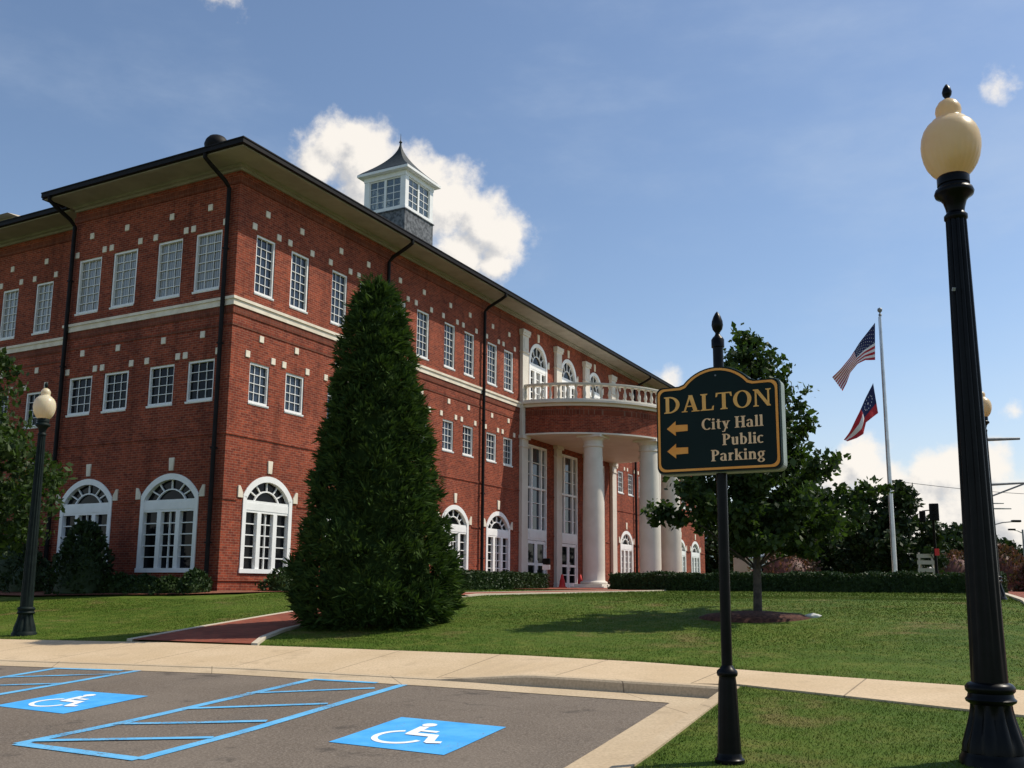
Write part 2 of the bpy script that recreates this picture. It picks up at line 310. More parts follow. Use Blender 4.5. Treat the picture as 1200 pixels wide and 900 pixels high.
M['concrete'] = concrete('concrete', (0.56, 0.42, 0.26), (0.65, 0.50, 0.33)); M['curb'] = concrete('curb_concrete', (0.50, 0.385, 0.25), (0.58, 0.46, 0.31), 3.0)
M['border'] = concrete('pale_border_concrete', (0.58, 0.50, 0.38), (0.66, 0.58, 0.46), 0)
def road_paint(name, c1, c2, wear):
    m, nd, lk, p = newmat(name); setp(p, None, 0.75, 0, 0.25); tc = nd.new('ShaderNodeTexCoord'); o_ = tc.outputs['Object']
    c = mix_rgb(nd, lk, ramp(nd, lk, noise(nd, lk, o_, 4, 6), 0.3, 0.7), c1, c2)
    k = math_(nd, lk, 'ADD', math_(nd, lk, 'MULTIPLY', noise(nd, lk, o_, 45, 4, 0.7), 0.55), math_(nd, lk, 'MULTIPLY', noise(nd, lk, o_, 2.2, 4, 0.6), 0.45))
    lk.new(mix_rgb(nd, lk, math_(nd, lk, 'MULTIPLY', ramp(nd, lk, k, wear, wear + 0.10), 0.8), c, asphalt_col(nd, lk, o_)), p.inputs['Base Color']); bump(nd, lk, p, noise(nd, lk, o_, 90, 3), 0.4, 0.008); return m
M['paint'] = road_paint('blue_road_paint', (0.05, 0.34, 0.74), (0.09, 0.42, 0.82), 0.57)
M['line'] = road_paint('worn_blue_line_paint', (0.09, 0.37, 0.66), (0.15, 0.46, 0.74), 0.515)
M['wpaint'] = road_paint('white_road_paint', (0.76, 0.82, 0.84), (0.86, 0.88, 0.88), 0.59)
M['mulch'] = flat('bark_mulch', (0.055, 0.022, 0.014), (0.13, 0.055, 0.035), 14, 0.95, 0.9)
M['redmulch'] = flat('red_bark_mulch', (0.20, 0.07, 0.04), (0.30, 0.12, 0.07), 14, 0.95, 0.9)
# paver brick path
m, nd, lk, p = newmat('paver_brick'); setp(p, None, 0.85, 0, 0.2); M['paver'] = m
tc = nd.new('ShaderNodeTexCoord'); bt = nd.new('ShaderNodeTexBrick'); lk.new(tc.outputs['Object'], bt.inputs['Vector']); bt.inputs['Scale'].default_value = 1
bt.inputs['Brick Width'].default_value = 0.2; bt.inputs['Row Height'].default_value = 0.1; bt.inputs['Mortar Size'].default_value = 0.004
bt.inputs['Color1'].default_value = (0.30, 0.085, 0.05, 1); bt.inputs['Color2'].default_value = (0.22, 0.058, 0.036, 1); bt.inputs['Mortar'].default_value = (0.16, 0.09, 0.06, 1)
c = mix_rgb(nd, lk, ramp(nd, lk, noise(nd, lk, tc.outputs['Object'], 1.2, 5), 0.35, 0.7), (0.8, 0.8, 0.8), (1.1, 1.08, 1.05))
lk.new(mix_rgb(nd, lk, 1.0, bt.outputs['Color'], c, 'MULTIPLY'), p.inputs['Base Color'])
# lawn
def lawn_mat(name, blade=False):
    m, nd, lk, p = newmat(name); setp(p, None, 0.8, 0, 0.12)
    tc = nd.new('ShaderNodeTexCoord'); o_ = tc.outputs['Object']
    c = mix_rgb(nd, lk, ramp(nd, lk, noise(nd, lk, o_, 0.35, 5), 0.3, 0.7), (0.064, 0.116, 0.011), (0.094, 0.148, 0.017))
    c = mix_rgb(nd, lk, ramp(nd, lk, noise(nd, lk, o_, 2.6, 6, 0.65), 0.42, 0.7), c, (0.135, 0.165, 0.028))
    mp = nd.new('ShaderNodeMapping'); mp.inputs['Scale'].default_value = (0.35, 1.3, 1); lk.new(o_, mp.inputs[0])
    c = mix_rgb(nd, lk, math_(nd, lk, 'MULTIPLY', ramp(nd, lk, noise(nd, lk, mp.outputs[0], 1.1, 4), 0.5, 0.7), 0.5), c, (0.052, 0.094, 0.009))
    c = mix_rgb(nd, lk, math_(nd, lk, 'MULTIPLY', ramp(nd, lk, noise(nd, lk, o_, 0.8, 6, 0.65), 0.54, 0.70), 0.62), c, (0.22, 0.160, 0.065))
    if blade:
        g = nd.new('ShaderNodeNewGeometry'); c = mix_rgb(nd, lk, 1.0, c, mix_rgb(nd, lk, g.outputs['Random Per Island'], (0.88, 0.88, 0.84), (1.2, 1.16, 1.12)), 'MULTIPLY')
    else: bump(nd, lk, p, noise(nd, lk, o_, 30, 4, 0.7), 0.8, 0.05)
    lk.new(c, p.inputs['Base Color']); return m
M['lawn'] = lawn_mat('lawn_turf'); M['blade'] = lawn_mat('grass_blades', True)
M['conifer'] = leaf_mat('conifer_sprays', (0.018, 0.038, 0.013), (0.070, 0.115, 0.028), 0.15, 0.85, 4.5)
M['leaf'] = leaf_mat('broad_leaf', (0.019, 0.038, 0.013), (0.056, 0.092, 0.022), 0.3)
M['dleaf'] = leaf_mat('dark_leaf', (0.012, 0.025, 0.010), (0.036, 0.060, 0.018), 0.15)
M['hedge'] = leaf_mat('box_hedge_leaf', (0.015, 0.032, 0.010), (0.036, 0.066, 0.016), 0.1)
M['myrtle'] = leaf_mat('red_flower_leaf', (0.028, 0.046, 0.018), (0.20, 0.072, 0.065), 0.2)
M['bark'] = flat('bark', (0.05, 0.042, 0.034), (0.11, 0.09, 0.07), 8, 0.9, 0.6)
M['pole'] = flat('brushed_aluminium', (0.55, 0.55, 0.54), (0.66, 0.66, 0.65), 3, 0.3, metal=0.6, spec=0.5)
M['galv'] = flat('galvanised_steel', (0.20, 0.21, 0.22), (0.28, 0.29, 0.30), 5, 0.5, metal=0.3)
M['navy'] = flat('flag_navy', (0.016, 0.02, 0.075), (0.022, 0.028, 0.095), 3, 0.8); M['fred'] = flat('flag_red', (0.42, 0.02, 0.03), (0.48, 0.03, 0.04), 3, 0.8)
M['fwhite'] = flat('flag_white', (0.72, 0.70, 0.70), (0.80, 0.78, 0.78), 3, 0.8)
M['sgreen'] = flat('sign_green_paint', (0.003, 0.011, 0.010), (0.005, 0.016, 0.014), 2, 0.5, spec=0.15); M['gold'] = flat('sign_gold_paint', (0.88, 0.42, 0.10), (0.95, 0.50, 0.14), 6, 0.5)
M['copper'] = flat('sign_orange_paint', (0.92, 0.33, 0.05), (0.96, 0.40, 0.08), 6, 0.5)
M['pale'] = flat('sign_pale_paint', (0.92, 0.56, 0.30), (0.96, 0.62, 0.36), 6, 0.5)
M['signedge'] = flat('sign_edge_grey', (0.20, 0.24, 0.21), (0.26, 0.30, 0.27), 5, 0.5)
M['conered'] = flat('red_plastic', (0.62, 0.03, 0.03), (0.7, 0.05, 0.04), 4, 0.5)
M['rock'] = flat('white_stone', (0.5, 0.5, 0.46), (0.66, 0.66, 0.62), 6, 0.85, 0.4)
M['cream'] = flat('cream_render', (0.50, 0.44, 0.35), (0.56, 0.50, 0.40), 1.5, 0.8)

# ------------------------------------------------------------------ terrain heights (relative to the eye)
HK = ([-50, 0, 6.5, 9.7, 11.3, 20, 21, 30, 40, 60, 200, 900], [-1.3, -1.25, -1.12, -1.0, -.95, -.25, -.2, -.12, -.04, 0, -.1, -.6])
def H(s): return float(np.interp(s, *HK))
def world(u, s, z=None):
    return Vector((u * N_[0] + s * E_[0], u * N_[1] + s * E_[1], (H(s) if z is None else z) + EYE))
def us(x, y): return x * N_[0] + y * N_[1], x * E_[0] + y * E_[1]
def wxy(x, y, z=None): return Vector((x, y, (H(us(x, y)[1]) if z is None else z) + EYE))
SITE = dict(loc=(0, 0, EYE), rz=-YAW)
def A(s): return H(s) - 0.12
sb = lambda u: float(np.interp(u, [-40, -16, -13.4, -9.3, -6, -3, 8], [8.6, 8.75, 9.2, 9.85, 9.95, 9.88, 9.88]))
ub = lambda s: -2.82 - 0.092 * (s - 9.85)
back = lambda u: float(np.interp(u, [-40, -15.7, -12.7, -9.5, -6.25, -4.25, -.54, 3, 8], [10.4, 10.75, 11.38, 11.58, 11.72, 11.62, 10.95, 9.9, 8.2]))
pfront = lambda u: float(np.interp(u, [-2.76, -0.48, 3, 8], [10.14, 9.3, 8.2, 6.5]))

def ground():
    U = sorted(set([-900, -400, -150, -80, -50, -35, -25] + list(np.arange(-20, 8.01, 0.5)) + [-2.9, -2.74] + [12, 20, 35, 60, 120, 300, 900]))
    Sx = sorted(set([-900, -300, -100, -50, -20, -10, -5] + list(np.arange(0, 40.01, 0.5)) + [9.95, 10.02, 10.98] + [45, 50, 60, 80, 120, 200, 400, 900]))
    v, f = [], []
    for s in Sx:
        for u in U:
            z = H(s); lot = (u <= -2.9 and s <= 9.95)
            uu, ss = u, s
            wu = max(0, 1 - abs(u + 2.82) / 2.0)
            if s < 9.9 and s > -10: uu += wu * -0.092 * (s - 9.85)
            ws = max(0, 1 - abs(s - 9.98) / 3.0)
            if -60 < u < 8 and 7 < s < 14:
                f0 = sb(u) + 0.06 if u < -2.75 else 10.0
                ss = float(np.interp(s, [7, 9.98, 11.0, 14], [7, f0, back(u), 14])); z = H(ss)
                if u < -2.75 and f0 + .02 < ss < back(u) - .01: z -= 0.22
            if lot: z -= 0.3
            # gentle unevenness of the lawn
            if not lot and 11.8 < s < 34 and abs(u) < 60: z += 0.005 * math.sin(u * 0.8 + s * 0.5) * math.sin(s * 0.9 - u * 0.3)
            v.append((uu, ss, z - 0.004))
    n = len(U)
    for j in range(len(Sx) - 1):
        for i in range(n - 1): f.append((j * n + i, j * n + i + 1, (j + 1) * n + i + 1, (j + 1) * n + i))
    mb = MB(); mb.add(v, f); o = mb.build('ground', M['lawn'], smooth=80, **SITE); tag(o, kind='structure')
ground()

def strip(name, pts_a, pts_b, m, kind='structure', skirt=0.0, nsub=1):
    """sheet between two polylines of (u,s,z)"""
    mb = MB()
    for i in range(len(pts_a) - 1):
        mb.quad(pts_a[i], pts_a[i + 1], pts_b[i + 1], pts_b[i])
        if skirt:
            for P in (pts_a, pts_b):
                a, b = P[i], P[i + 1]; mb.quad(a, b, (b[0], b[1], b[2] - skirt), (a[0], a[1], a[2] - skirt))
    if skirt:
        for i in (0, -1):
            a, b = pts_a[i], pts_b[i]; mb.quad(a, b, (b[0], b[1], b[2] - skirt), (a[0], a[1], a[2] - skirt))
    o = mb.build(name, m, **SITE); tag(o, kind=kind); return o
# asphalt lot
mb = MB(); us_ = list(np.arange(-40, -3.3, 0.6)) + [-3.2]
rows = [-20, -10, -5, 0, 2, 4, 5, 6, 6.5, 7, 7.5, 8, 8.5, 9]
def lot_pt(u, s, j):
    smax = sb(u) - 0.42
    ss = s if s < 6 else 6 + (s - 6) * (smax - 6) / 3.0
    uu = u if u < -3.25 else ub(ss) - 0.42
    return (uu, ss, A(ss))
for i in range(len(us_) - 1):
    for j in range(len(rows) - 1):
        mb.quad(lot_pt(us_[i], rows[j], j), lot_pt(us_[i + 1], rows[j], j), lot_pt(us_[i + 1], rows[j + 1], j), lot_pt(us_[i], rows[j + 1], j))
tag(mb.build('parking_lot', M['asphalt'], **SITE), kind='structure')
# gutter pan round two sides of the lot
path_ = [(u, sb(u)) for u in np.arange(-40, -3.0, 0.75)] + [(ub(9.86), 9.86)]
isl = [(ub(s), s) for s in np.arange(9.36, -20, -0.75)]
def off_pt(P, d): return (P[0], P[1] - d) if P[0] < ub(9.86) - 0.01 else None
ga = [(u, s - 0.44, A(s - 0.44) + 0.005) for u, s in path_[:-1]] + [(ub(9.4) - 0.44, 9.86 - 0.44, A(9.42) + 0.006)]
gb = [(u, s, A(s) + 0.012) for u, s in path_]
ga += [(u - 0.44, s, A(s) + 0.006) for u, s in isl]; gb += [(u, s, A(s) + 0.012) for u, s in isl]
strip('gutter', ga, gb, M['curb'])
# curb: flush ramp on the left, full height from u = -5.4 on, then down the grass island
def ch(u): return float(np.interp(u, [-40, -6.3, -5.1, 9], [0.02, 0.02, 0.128, 0.128]))
mb = MB(); prof = []
for u, s in path_[:-1]:
    h = ch(u); z = A(s); prof.append([(u, s, z), (u, s + 0.015, z + h - 0.02 * (h > .05)), (u, s + 0.035, z + h), (u, s + 0.16, z + h + 0.004), (u, s + 0.16, z - 0.1)])
for u in np.arange(-6.4, -5.0, 0.2): 
    s = sb(u); h = ch(u); z = A(s); prof.append([(u, s, z), (u, s + 0.015, z + h - 0.02 * (h > .05)), (u, s + 0.035, z + h), (u, s + 0.16, z + h + 0.004), (u, s + 0.16, z - 0.1)])
prof.sort(key=lambda P: P[0][0])
u, s = path_[-1]; z = A(s); h = 0.128
prof.append([(u, s, z), (u + .01, s + 0.015, z + h - 0.02), (u + .025, s + 0.035, z + h), (u + .15, s + 0.16, z + h + 0.004), (u + .15, s + 0.16, z - 0.1)])
for u, s in isl:
    z = A(s); prof.append([(u, s, z), (u + 0.015, s, z + h - 0.02), (u + 0.035, s, z + h), (u + 0.16, s, z + h + 0.004), (u + 0.16, s, z - 0.1)])
for a, b in zip(prof[:-1], prof[1:]):
    for k in range(4): mb.quad(a[k], b[k], b[k + 1], a[k + 1])
tag(mb.build('curb', M['curb'], **SITE), kind='structure')
# sidewalk behind the curb and on to the right
pa, pb, pm = [], [], []
for u in list(np.arange(-40, -16, 3)) + list(np.arange(-16, -2.9, 0.4)) + list(np.arange(-2.7, 8.01, 0.5)):
    s0 = sb(u) + 0.16 if u < -2.75 else pfront(u); s1 = back(u)
    z0 = (A(sb(u)) + ch(u) + 0.004) if u < -2.75 else H(s0) + 0.016
    pa.append((u, s0, z0)); pb.append((u, s1, H(s1) + 0.016))
strip('sidewalk', pa, pb, M['concrete'], skirt=0.12)
# brick footpath to the entrance with pale borders
pl = [(-13.25, 11.42), (-13.35, 12.2), (-13.5, 13.4), (-13.66, 15), (-13.76, 16.5), (-13.8, 20), (-13.6, 26), (-13.4, 34.6)]
pr = [(-10.75, 11.56), (-11.25, 12.3), (-11.7, 13.3), (-12.02, 15), (-12.15, 16.5), (-12.2, 20), (-12.0, 26), (-11.8, 34.6)]
hz = lambda P, d: [(u, s, H(s) + d) for u, s in P]
def dens(P):
    o = []
    for (a, b), (c, d) in zip(P[:-1], P[1:]):
        for k in range(6): o.append((a + (c - a) * k / 6, b + (d - b) * k / 6))
    return o + [P[-1]]
pl, pr = dens(pl), dens(pr)
strip('path', hz(pl, .034), hz(pr, .034), M['paver'])
strip('path_border', hz([(u - .13, s) for u, s in pl], .042), hz(pl, .042), M['border'], skirt=.1)
strip('path_border', hz(pr, .042), hz([(u + .13, s) for u, s in pr], .042), M['border'], skirt=.1)
# brick plaza before the portico
mb = MB(); ss = np.arange(33, 58.1, 1.0)
for a, b in zip(ss[:-1], ss[1:]): mb.quad((UC + .02, a, H(a) + .045), (UC + 7.2, a, H(a) + .045), (UC + 7.2, b, H(b) + .045), (UC + .02, b, H(b) + .045))
tag(mb.build('plaza', M['paver'], **SITE), kind='structure')
# brick pavement by the street, with its pale edge
q0, q1 = us(5.55, 9.6), us(13.9, 27.2); kk = [i / 20 for i in range(-3, 60)]
ln = [(q0[0] + (q1[0] - q0[0]) * k, q0[1] + (q1[1] - q0[1]) * k) for k in kk]
strip('street_pavement', [(u + .14, s, H(s) + .03) for u, s in ln], [(u + 2.6, s, H(s) + .03) for u, s in ln], M['paver'])
strip('pavement_border', [(u, s, H(s) + .042) for u, s in ln], [(u + .14, s, H(s) + .042) for u, s in ln], M['border'], skirt=.08)
strip('street', [(u + 3.2, s, H(s) + .02) for u, s in ln], [(u + 14, s, H(s) + .02) for u, s in ln], M['asphalt'])

# ------------------------------------------------------------------ blue parking markings
def seg_strip(mb, a, b, wd, dz):
    a, b = Vector(a), Vector(b); t = (b - a).normalized(); nrm = Vector((-t.y, t.x)) * wd / 2; n = max(2, int((b - a).length / 0.3))
    for i in range(n):
        p, q = a + (b - a) * i / n, a + (b - a) * (i + 1) / n
        mb.quad(*[(x.x, x.y, A(x.y) + dz) for x in (p - nrm, q - nrm, q + nrm, p + nrm)])
def aisle(name, L0, L1, R0, R1, hatch):
    mb = MB(); D = .0045; k = [0]
    def ln(a, b, wd=.12): k[0] += 1; seg_strip(mb, a, b, wd, .004 + .0006 * k[0])
    ln(L0, L1); ln(R0, R1); ln(L0, R0)
    for a, b in hatch: ln(a, b, .10)
    return mb.build(name, M['line'], **SITE)
tag(aisle('access_aisle_marking', (-7.2, 5.16), (-7.78, 9.52), (-5.83, 5.16), (-6.47, 9.5),
      [((-7.77, 9.45), (-6.84, 9.5)), ((-7.66, 8.2), (-6.6, 9.12)), ((-7.47, 7.12), (-6.35, 7.98)), ((-7.34, 6.2), (-6.2, 6.92)), ((-7.2, 5.3), (-6.02, 6.08))]),
    kind='structure')
tag(aisle('access_aisle_marking', (-10.9, 5.16), (-11.85, 9.0), (-9.85, 5.16), (-10.55, 9.25),
      [((-11.8, 8.95), (-10.75, 9.15)), ((-11.6, 8.0), (-10.5, 8.85)), ((-11.4, 7.1), (-10.33, 7.9)), ((-11.2, 6.2), (-10.15, 6.9)), ((-11.0, 5.3), (-10.0, 5.9))]),
    kind='structure')
def isa(P00, P10, P11, P01):
    """square of blue paint with the white access symbol; corners in (u,s)"""
    P = [Vector(p) for p in (P00, P10, P11, P01)]
    def at(x, y, d):
        q = P[0] * (1 - x) * (1 - y) + P[1] * x * (1 - y) + P[2] * x * y + P[3] * (1 - x) * y; return (q.x, q.y, A(q.y) + d)
    mb = MB(); n = 5
    for i in range(n):
        for j in range(n): mb.quad(*[at(x / n, y / n, .005) for x, y in ((i, j), (i + 1, j), (i + 1, j + 1), (i, j + 1))], mi=0)
    k = [0]
    def poly(pts):
        k[0] += 1; mb.add([at(x, y, .008 + .0005 * k[0]) for x, y in pts], [tuple(range(len(pts)))], 1)
    def line(x0, y0, x1, y1, wd):
        t = Vector((x1 - x0, y1 - y0)).normalized(); nx, ny = -t.y * wd / 2, t.x * wd / 2
        poly([(x0 - nx, y0 - ny), (x1 - nx, y1 - ny), (x1 + nx, y1 + ny), (x0 + nx, y0 + ny)])
    def arc(cx, cy, r0, r1, a0, a1, n=22):
        k[0] += 1; vs = []; 
        for i in range(n + 1):
            a = math.radians(a0 + (a1 - a0) * i / n)
            for r in (r0, r1): vs.append(at(cx + r * math.cos(a), cy + r * math.sin(a), .008 + .0005 * k[0]))
        mb.add(vs, [(2 * i, 2 * i + 1, 2 * i + 3, 2 * i + 2) for i in range(n)], 1)
    arc(.41, .355, .175, .225, 112, 345); arc(.40, .805, 0.0, .062, 0, 360, 18)
    line(.40, .73, .425, .47, .085); line(.41, .60, .60, .60, .055); line(.395, .475, .66, .475, .08); line(.63, .49, .71, .27, .075); line(.69, .27, .80, .305, .06)
    return mb.build('accessible_bay_symbol', [M['paint'], M['wpaint']], **SITE)
tag(isa((-5.05, 6.37), (-3.93, 6.33), (-4.07, 7.57), (-5.2, 7.62)), kind='structure')
tag(isa((-9.42, 6.44), (-8.3, 6.4), (-8.5, 7.6), (-9.62, 7.56)), kind='structure')
# ------------------------------------------------------------------ the city hall
BASE = -0.3; UPZ = (0, 0, 0.3)
cx_, cy_ = UC * N_[0] + SC * E_[0], UC * N_[1] + SC * E_[1]
hall = empty('city_hall', (cx_, cy_, EYE + BASE), math.atan2(E_[1], E_[0]))
tag(hall, 'three storey red brick city hall with white windows and round columned portico', 'building')
def part(mb, name, mats, **k): return mb.build(name, mats, hall, UPZ, **k)
LEN, DEP, TOP = 48.3, 23.2, 12.92
ZB3, ZT3, ZB2, ZT2, ZB1, ZT1, SPR = 9.05, 10.95, 5.55, 6.82, 0.43, 3.32, 2.66
pairs = [(.83, 1.70, 2.47, 3.37), (4.6, 5.45, 6.2, 7.08), (8.25, 9.15, 9.95, 10.83), (12.0, 12.85, 13.62, 14.47), (15.65, 16.55, 17.22, 18.13)]
tw = [(a, b) for q in pairs for a, b in ((q[0], q[1]), (q[2], q[3]))]
arch_c = [1.93, 5.8, 9.55, 13.08, 16.8]
MIR = 49.2
rw = sorted([(MIR - b, MIR - a) for a, b in tw]); rarch = [32.55, 36.0, 39.4, 42.75, 46.0]
rw = [(c + o - .45, c + o + .45) for c in rarch for o in (-.82, .82)]
up_arch = [(19.75, 21.75), (23.4, 25.3), (26.95, 28.85)]
ent = [(19.62, 21.76), (23.3, 25.52), (27.1, 29.2)]
left_w = [(.65, 1.77), (2.35, 3.46), (4.4, 5.58), (6.14, 7.28)]; left_arch = [2.17, 5.92]
rec_w = [(9.97, 10.93), (11.95, 12.88), (13.9, 14.85), (15.85, 16.8), (18.4, 19.35), (20.4, 21.3)]

def wall_face(mb, P, u0, u1, z0, z1, ops, depth=0.14):
    """brick sheet with real openings; P(u,z,d) gives a point d metres behind the face; ops: (u0,u1,z0,z1,spring or None)"""
    us2 = sorted(set([u0, u1] + [round(x, 4) for o in ops for x in o[:2]] )); zs = sorted(set([z0, z1] + [x for o in ops for x in o[2:4]]))
    for a, b in zip(us2[:-1], us2[1:]):
        for c, d in zip(zs[:-1], zs[1:]):
            m1, m2 = (a + b) / 2, (c + d) / 2
            if any(o[0] < m1 < o[1] and o[2] < m2 < o[3] for o in ops): continue
            mb.quad(P(a, c, 0), P(b, c, 0), P(b, d, 0), P(a, d, 0))
    for a, b, c, d, sp in ops:
        zt = d if sp is None else sp
        mb.quad(P(a, c, 0), P(a, zt, 0), P(a, zt, depth), P(a, c, depth)); mb.quad(P(b, c, 0), P(b, zt, 0), P(b, zt, depth), P(b, c, depth))
        mb.quad(P(a, c, 0), P(b, c, 0), P(b, c, depth), P(a, c, depth))
        if sp is None: mb.quad(P(a, d, 0), P(b, d, 0), P(b, d, depth), P(a, d, depth))
        else:
            pts = arc_pts((b - a) / 2, d - sp, 18); m = (a + b) / 2
            for (x0, y0), (x1, y1) in zip(pts[:-1], pts[1:]):
                mb.quad(P(m + x0, sp + y0, 0), P(m + x1, sp + y1, 0), P(m + x1, d, 0), P(m + x0, d, 0))
                mb.quad(P(m + x0, sp + y0, 0), P(m + x1, sp + y1, 0), P(m + x1, sp + y1, depth), P(m + x0, sp + y0, depth))
def arc_pts(hw, rise, n, grow=0.0):
    R = (hw * hw + rise * rise) / (2 * rise); cy = rise - R; a0 = math.asin(min(1, hw / R)); 
    if rise > hw: a0 = math.pi - a0
    R += grow
    return [(R * math.sin(-a0 + 2 * a0 * i / n), cy + R * math.cos(-a0 + 2 * a0 * i / n)) for i in range(n + 1)]
OP = lambda L, z0, z1: [(a, b, z0, z1, None) for a, b in L]
AR = lambda Cs, hw: [(c - hw, c + hw, ZB1, ZT1, SPR) for c in Cs]
ops_r = OP(tw + rw, ZB3, ZT3) + OP(tw + rw, ZB2, ZT2) + AR(arch_c, 1.08) + AR(rarch, 1.0) + [(a, b, 8.72, 11.95, 11.0) for a, b in up_arch] + [(a, b, -.05, 6.85, None) for a, b in ent]
ops_l = OP(left_w, ZB3, ZT3) + OP(left_w, ZB2, ZT2) + AR(left_arch, 1.2)
ops_rec = OP(rec_w, ZB3, ZT3) + OP(rec_w, ZB2, ZT2)
mb = MB()
Pr = lambda u, z, d: (u, d, z); Pl = lambda u, z, d: (d, u, z); Prec = lambda u, z, d: (1 + d, u, z)
wall_face(mb, Pr, 0, LEN, -.7, TOP, ops_r, .16); wall_face(mb, Pl, 0, 7.65, -.7, TOP, ops_l, .16); wall_face(mb, Prec, 7.65, DEP, -.7, TOP, ops_rec, .16)
mb.quad((0, 7.65, -.7), (1, 7.65, -.7), (1, 7.65, TOP), (0, 7.65, TOP))
mb.quad((LEN, 0, -.7), (LEN, DEP, -.7), (LEN, DEP, TOP), (LEN, 0, TOP)); mb.quad((1, DEP, -.7), (LEN, DEP, -.7), (LEN, DEP, TOP), (1, DEP, TOP))
part(mb, 'brick_wall', M['brick'], fixn=False)

# stone belt, dark soldier bands, thin projecting courses
def run_band(mb, z0, z1, out, ops=(), which='mrw'):
    """a band round the two visible faces, cut at the openings it meets"""
    def cut(a, b, L):
        L = sorted([(o[0] - .0, o[1] + .0) for o in L if o[2] - .02 < z1 and o[3] + .02 > z0]); r = []; x = a
        for p, q in L:
            if p > x: r.append((x, p))
            x = max(x, q)
        if x < b: r.append((x, b))
        return r
    if 'w' in which:
     for a, b in cut(30.62, LEN, ops[0]): mb.box(a, b, -out, .02, z0, z1)
    if 'm' in which:
     for a, b in cut(-out, 18.78, ops[0]): mb.box(a, b, -out, .02, z0, z1)
     for a, b in cut(.022, 7.65 + out, ops[1]): mb.box(-out, .02, a, b, z0, z1)
    if 'r' in which:
     for a, b in cut(7.655 + out, DEP, ops[2]): mb.box(1 - out, 1.02, a, b, z0, z1)
OPS = (ops_r, ops_l, ops_rec)
for wh in 'mrw':
    mb = MB(); run_band(mb, 8.42, 8.60, .06, ([], [], []), wh); run_band(mb, 8.60, 8.69, .10, ([], [], []), wh); part(mb, 'stone_belt', M['stone'])
    for z0_, z1_, d_ in ((8.18, 8.418, .028), (7.80, 7.87, .022), (12.34, 12.56, .03)): mb = MB(); run_band(mb, z0_, z1_, d_, ([], [], []), wh); part(mb, 'soldier_course', M['soldier'])
mb = MB(); run_band(mb, 4.45, 4.52, .03, OPS); run_band(mb, 2.50, 2.57, .03, ([(o[0] - .28, o[1] + .28, *o[2:]) for o in ops_r], [(o[0] - .3, o[1] + .3, *o[2:]) for o in ops_l], []))
run_band(mb, .12, .2, .04, ([(o[0] - .28, o[1] + .28, *o[2:]) for o in ops_r], ops_l, [])); part(mb, 'brick_course', M['brick'])

# ---- eaves, gutters, roofs
OV = 1.12
foot = [(-OV, -OV), (LEN + OV, -OV), (LEN + OV, DEP + OV), (1 - OV, DEP + OV), (1 - OV, 7.85), (-OV, 7.85)]
wl = [(0, 0), (LEN, 0), (LEN, DEP), (1, DEP), (1, 7.65), (0, 7.65)]
mb = MB(); zs_ = 12.922
for i in range(6):
    a, b, c, d = foot[i], foot[(i + 1) % 6], wl[(i + 1) % 6], wl[i]
    mb.quad((*a, zs_), (*b, zs_), (*c, zs_), (*d, zs_))
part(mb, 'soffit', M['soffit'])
mb = MB()
def edge_box(mb, a, b, w0, w1, z0, z1, ext=0.0):
    """box along wall edge a->b reaching from w0 to w1 outside it (outside is to the right of travel)"""
    a, b = Vector(a), Vector(b); t = (b - a).normalized(); o = Vector((t.y, -t.x)); a = a - t * ext; b = b + t * ext
    P = [a + o * w0, b + o * w0, b + o * w1, a + o * w1]
    mb.add([(p.x, p.y, z) for z in (z0, z1) for p in P], [(0, 1, 2, 3), (4, 5, 6, 7), (0, 1, 5, 4), (1, 2, 6, 5), (2, 3, 7, 6), (3, 0, 4, 7)])
def loops(mb, w0, w1, z0, z1):
    edge_box(mb, (0, 0), (LEN, 0), w0, w1, z0, z1, w1); edge_box(mb, (0, 7.65 if w1 < .5 else 7.85), (0, -w0), w0, w1, z0, z1, 0)
    edge_box(mb, (1, DEP), (1, 7.66 if w1 < .5 else 7.86), w0, w1, z0, z1, 0); edge_box(mb, (LEN, 0), (LEN, DEP), w0, w1, z0, z1, 0)
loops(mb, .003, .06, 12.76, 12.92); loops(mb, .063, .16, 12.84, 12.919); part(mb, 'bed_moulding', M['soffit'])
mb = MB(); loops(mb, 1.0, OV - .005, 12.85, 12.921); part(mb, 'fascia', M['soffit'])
mb = MB(); loops(mb, OV, OV + .13, 12.885, 13.02); loops(mb, OV - .02, OV + .15, 13.022, 13.06)
mb.box(-OV, 1 - OV - .2, 7.855, 7.98, 12.885, 13.06)
part(mb, 'gutter', M['gutter'])
def hip(mb, x0, x1, y0, y1, z, slope):
    h = min(x1 - x0, y1 - y0) / 2; zr = z + h * slope
    if x1 - x0 > y1 - y0: r = [(x0 + h, (y0 + y1) / 2, zr), (x1 - h, (y0 + y1) / 2, zr)]
    else: r = [((x0 + x1) / 2, y0 + h, zr), ((x0 + x1) / 2, y1 - h, zr)]
    c = [(x0, y0, z), (x1, y0, z), (x1, y1, z), (x0, y1, z)]
    if x1 - x0 > y1 - y0: fs = [(0, 1, 5, 4), (2, 3, 4, 5), (3, 0, 4), (1, 2, 5)]
    else: fs = [(0, 1, 4), (2, 3, 5), (1, 2, 5, 4), (3, 0, 4, 5)]
    mb.add(c + r, fs)
    return zr
mb = MB(); zr = hip(mb, 1 - OV, LEN + OV, -OV, DEP + OV, 13.045, .46); hip(mb, -OV - .003, 10.5, -OV - .003, 7.85, 13.05, .44)
part(mb, 'roof', M['roof'])
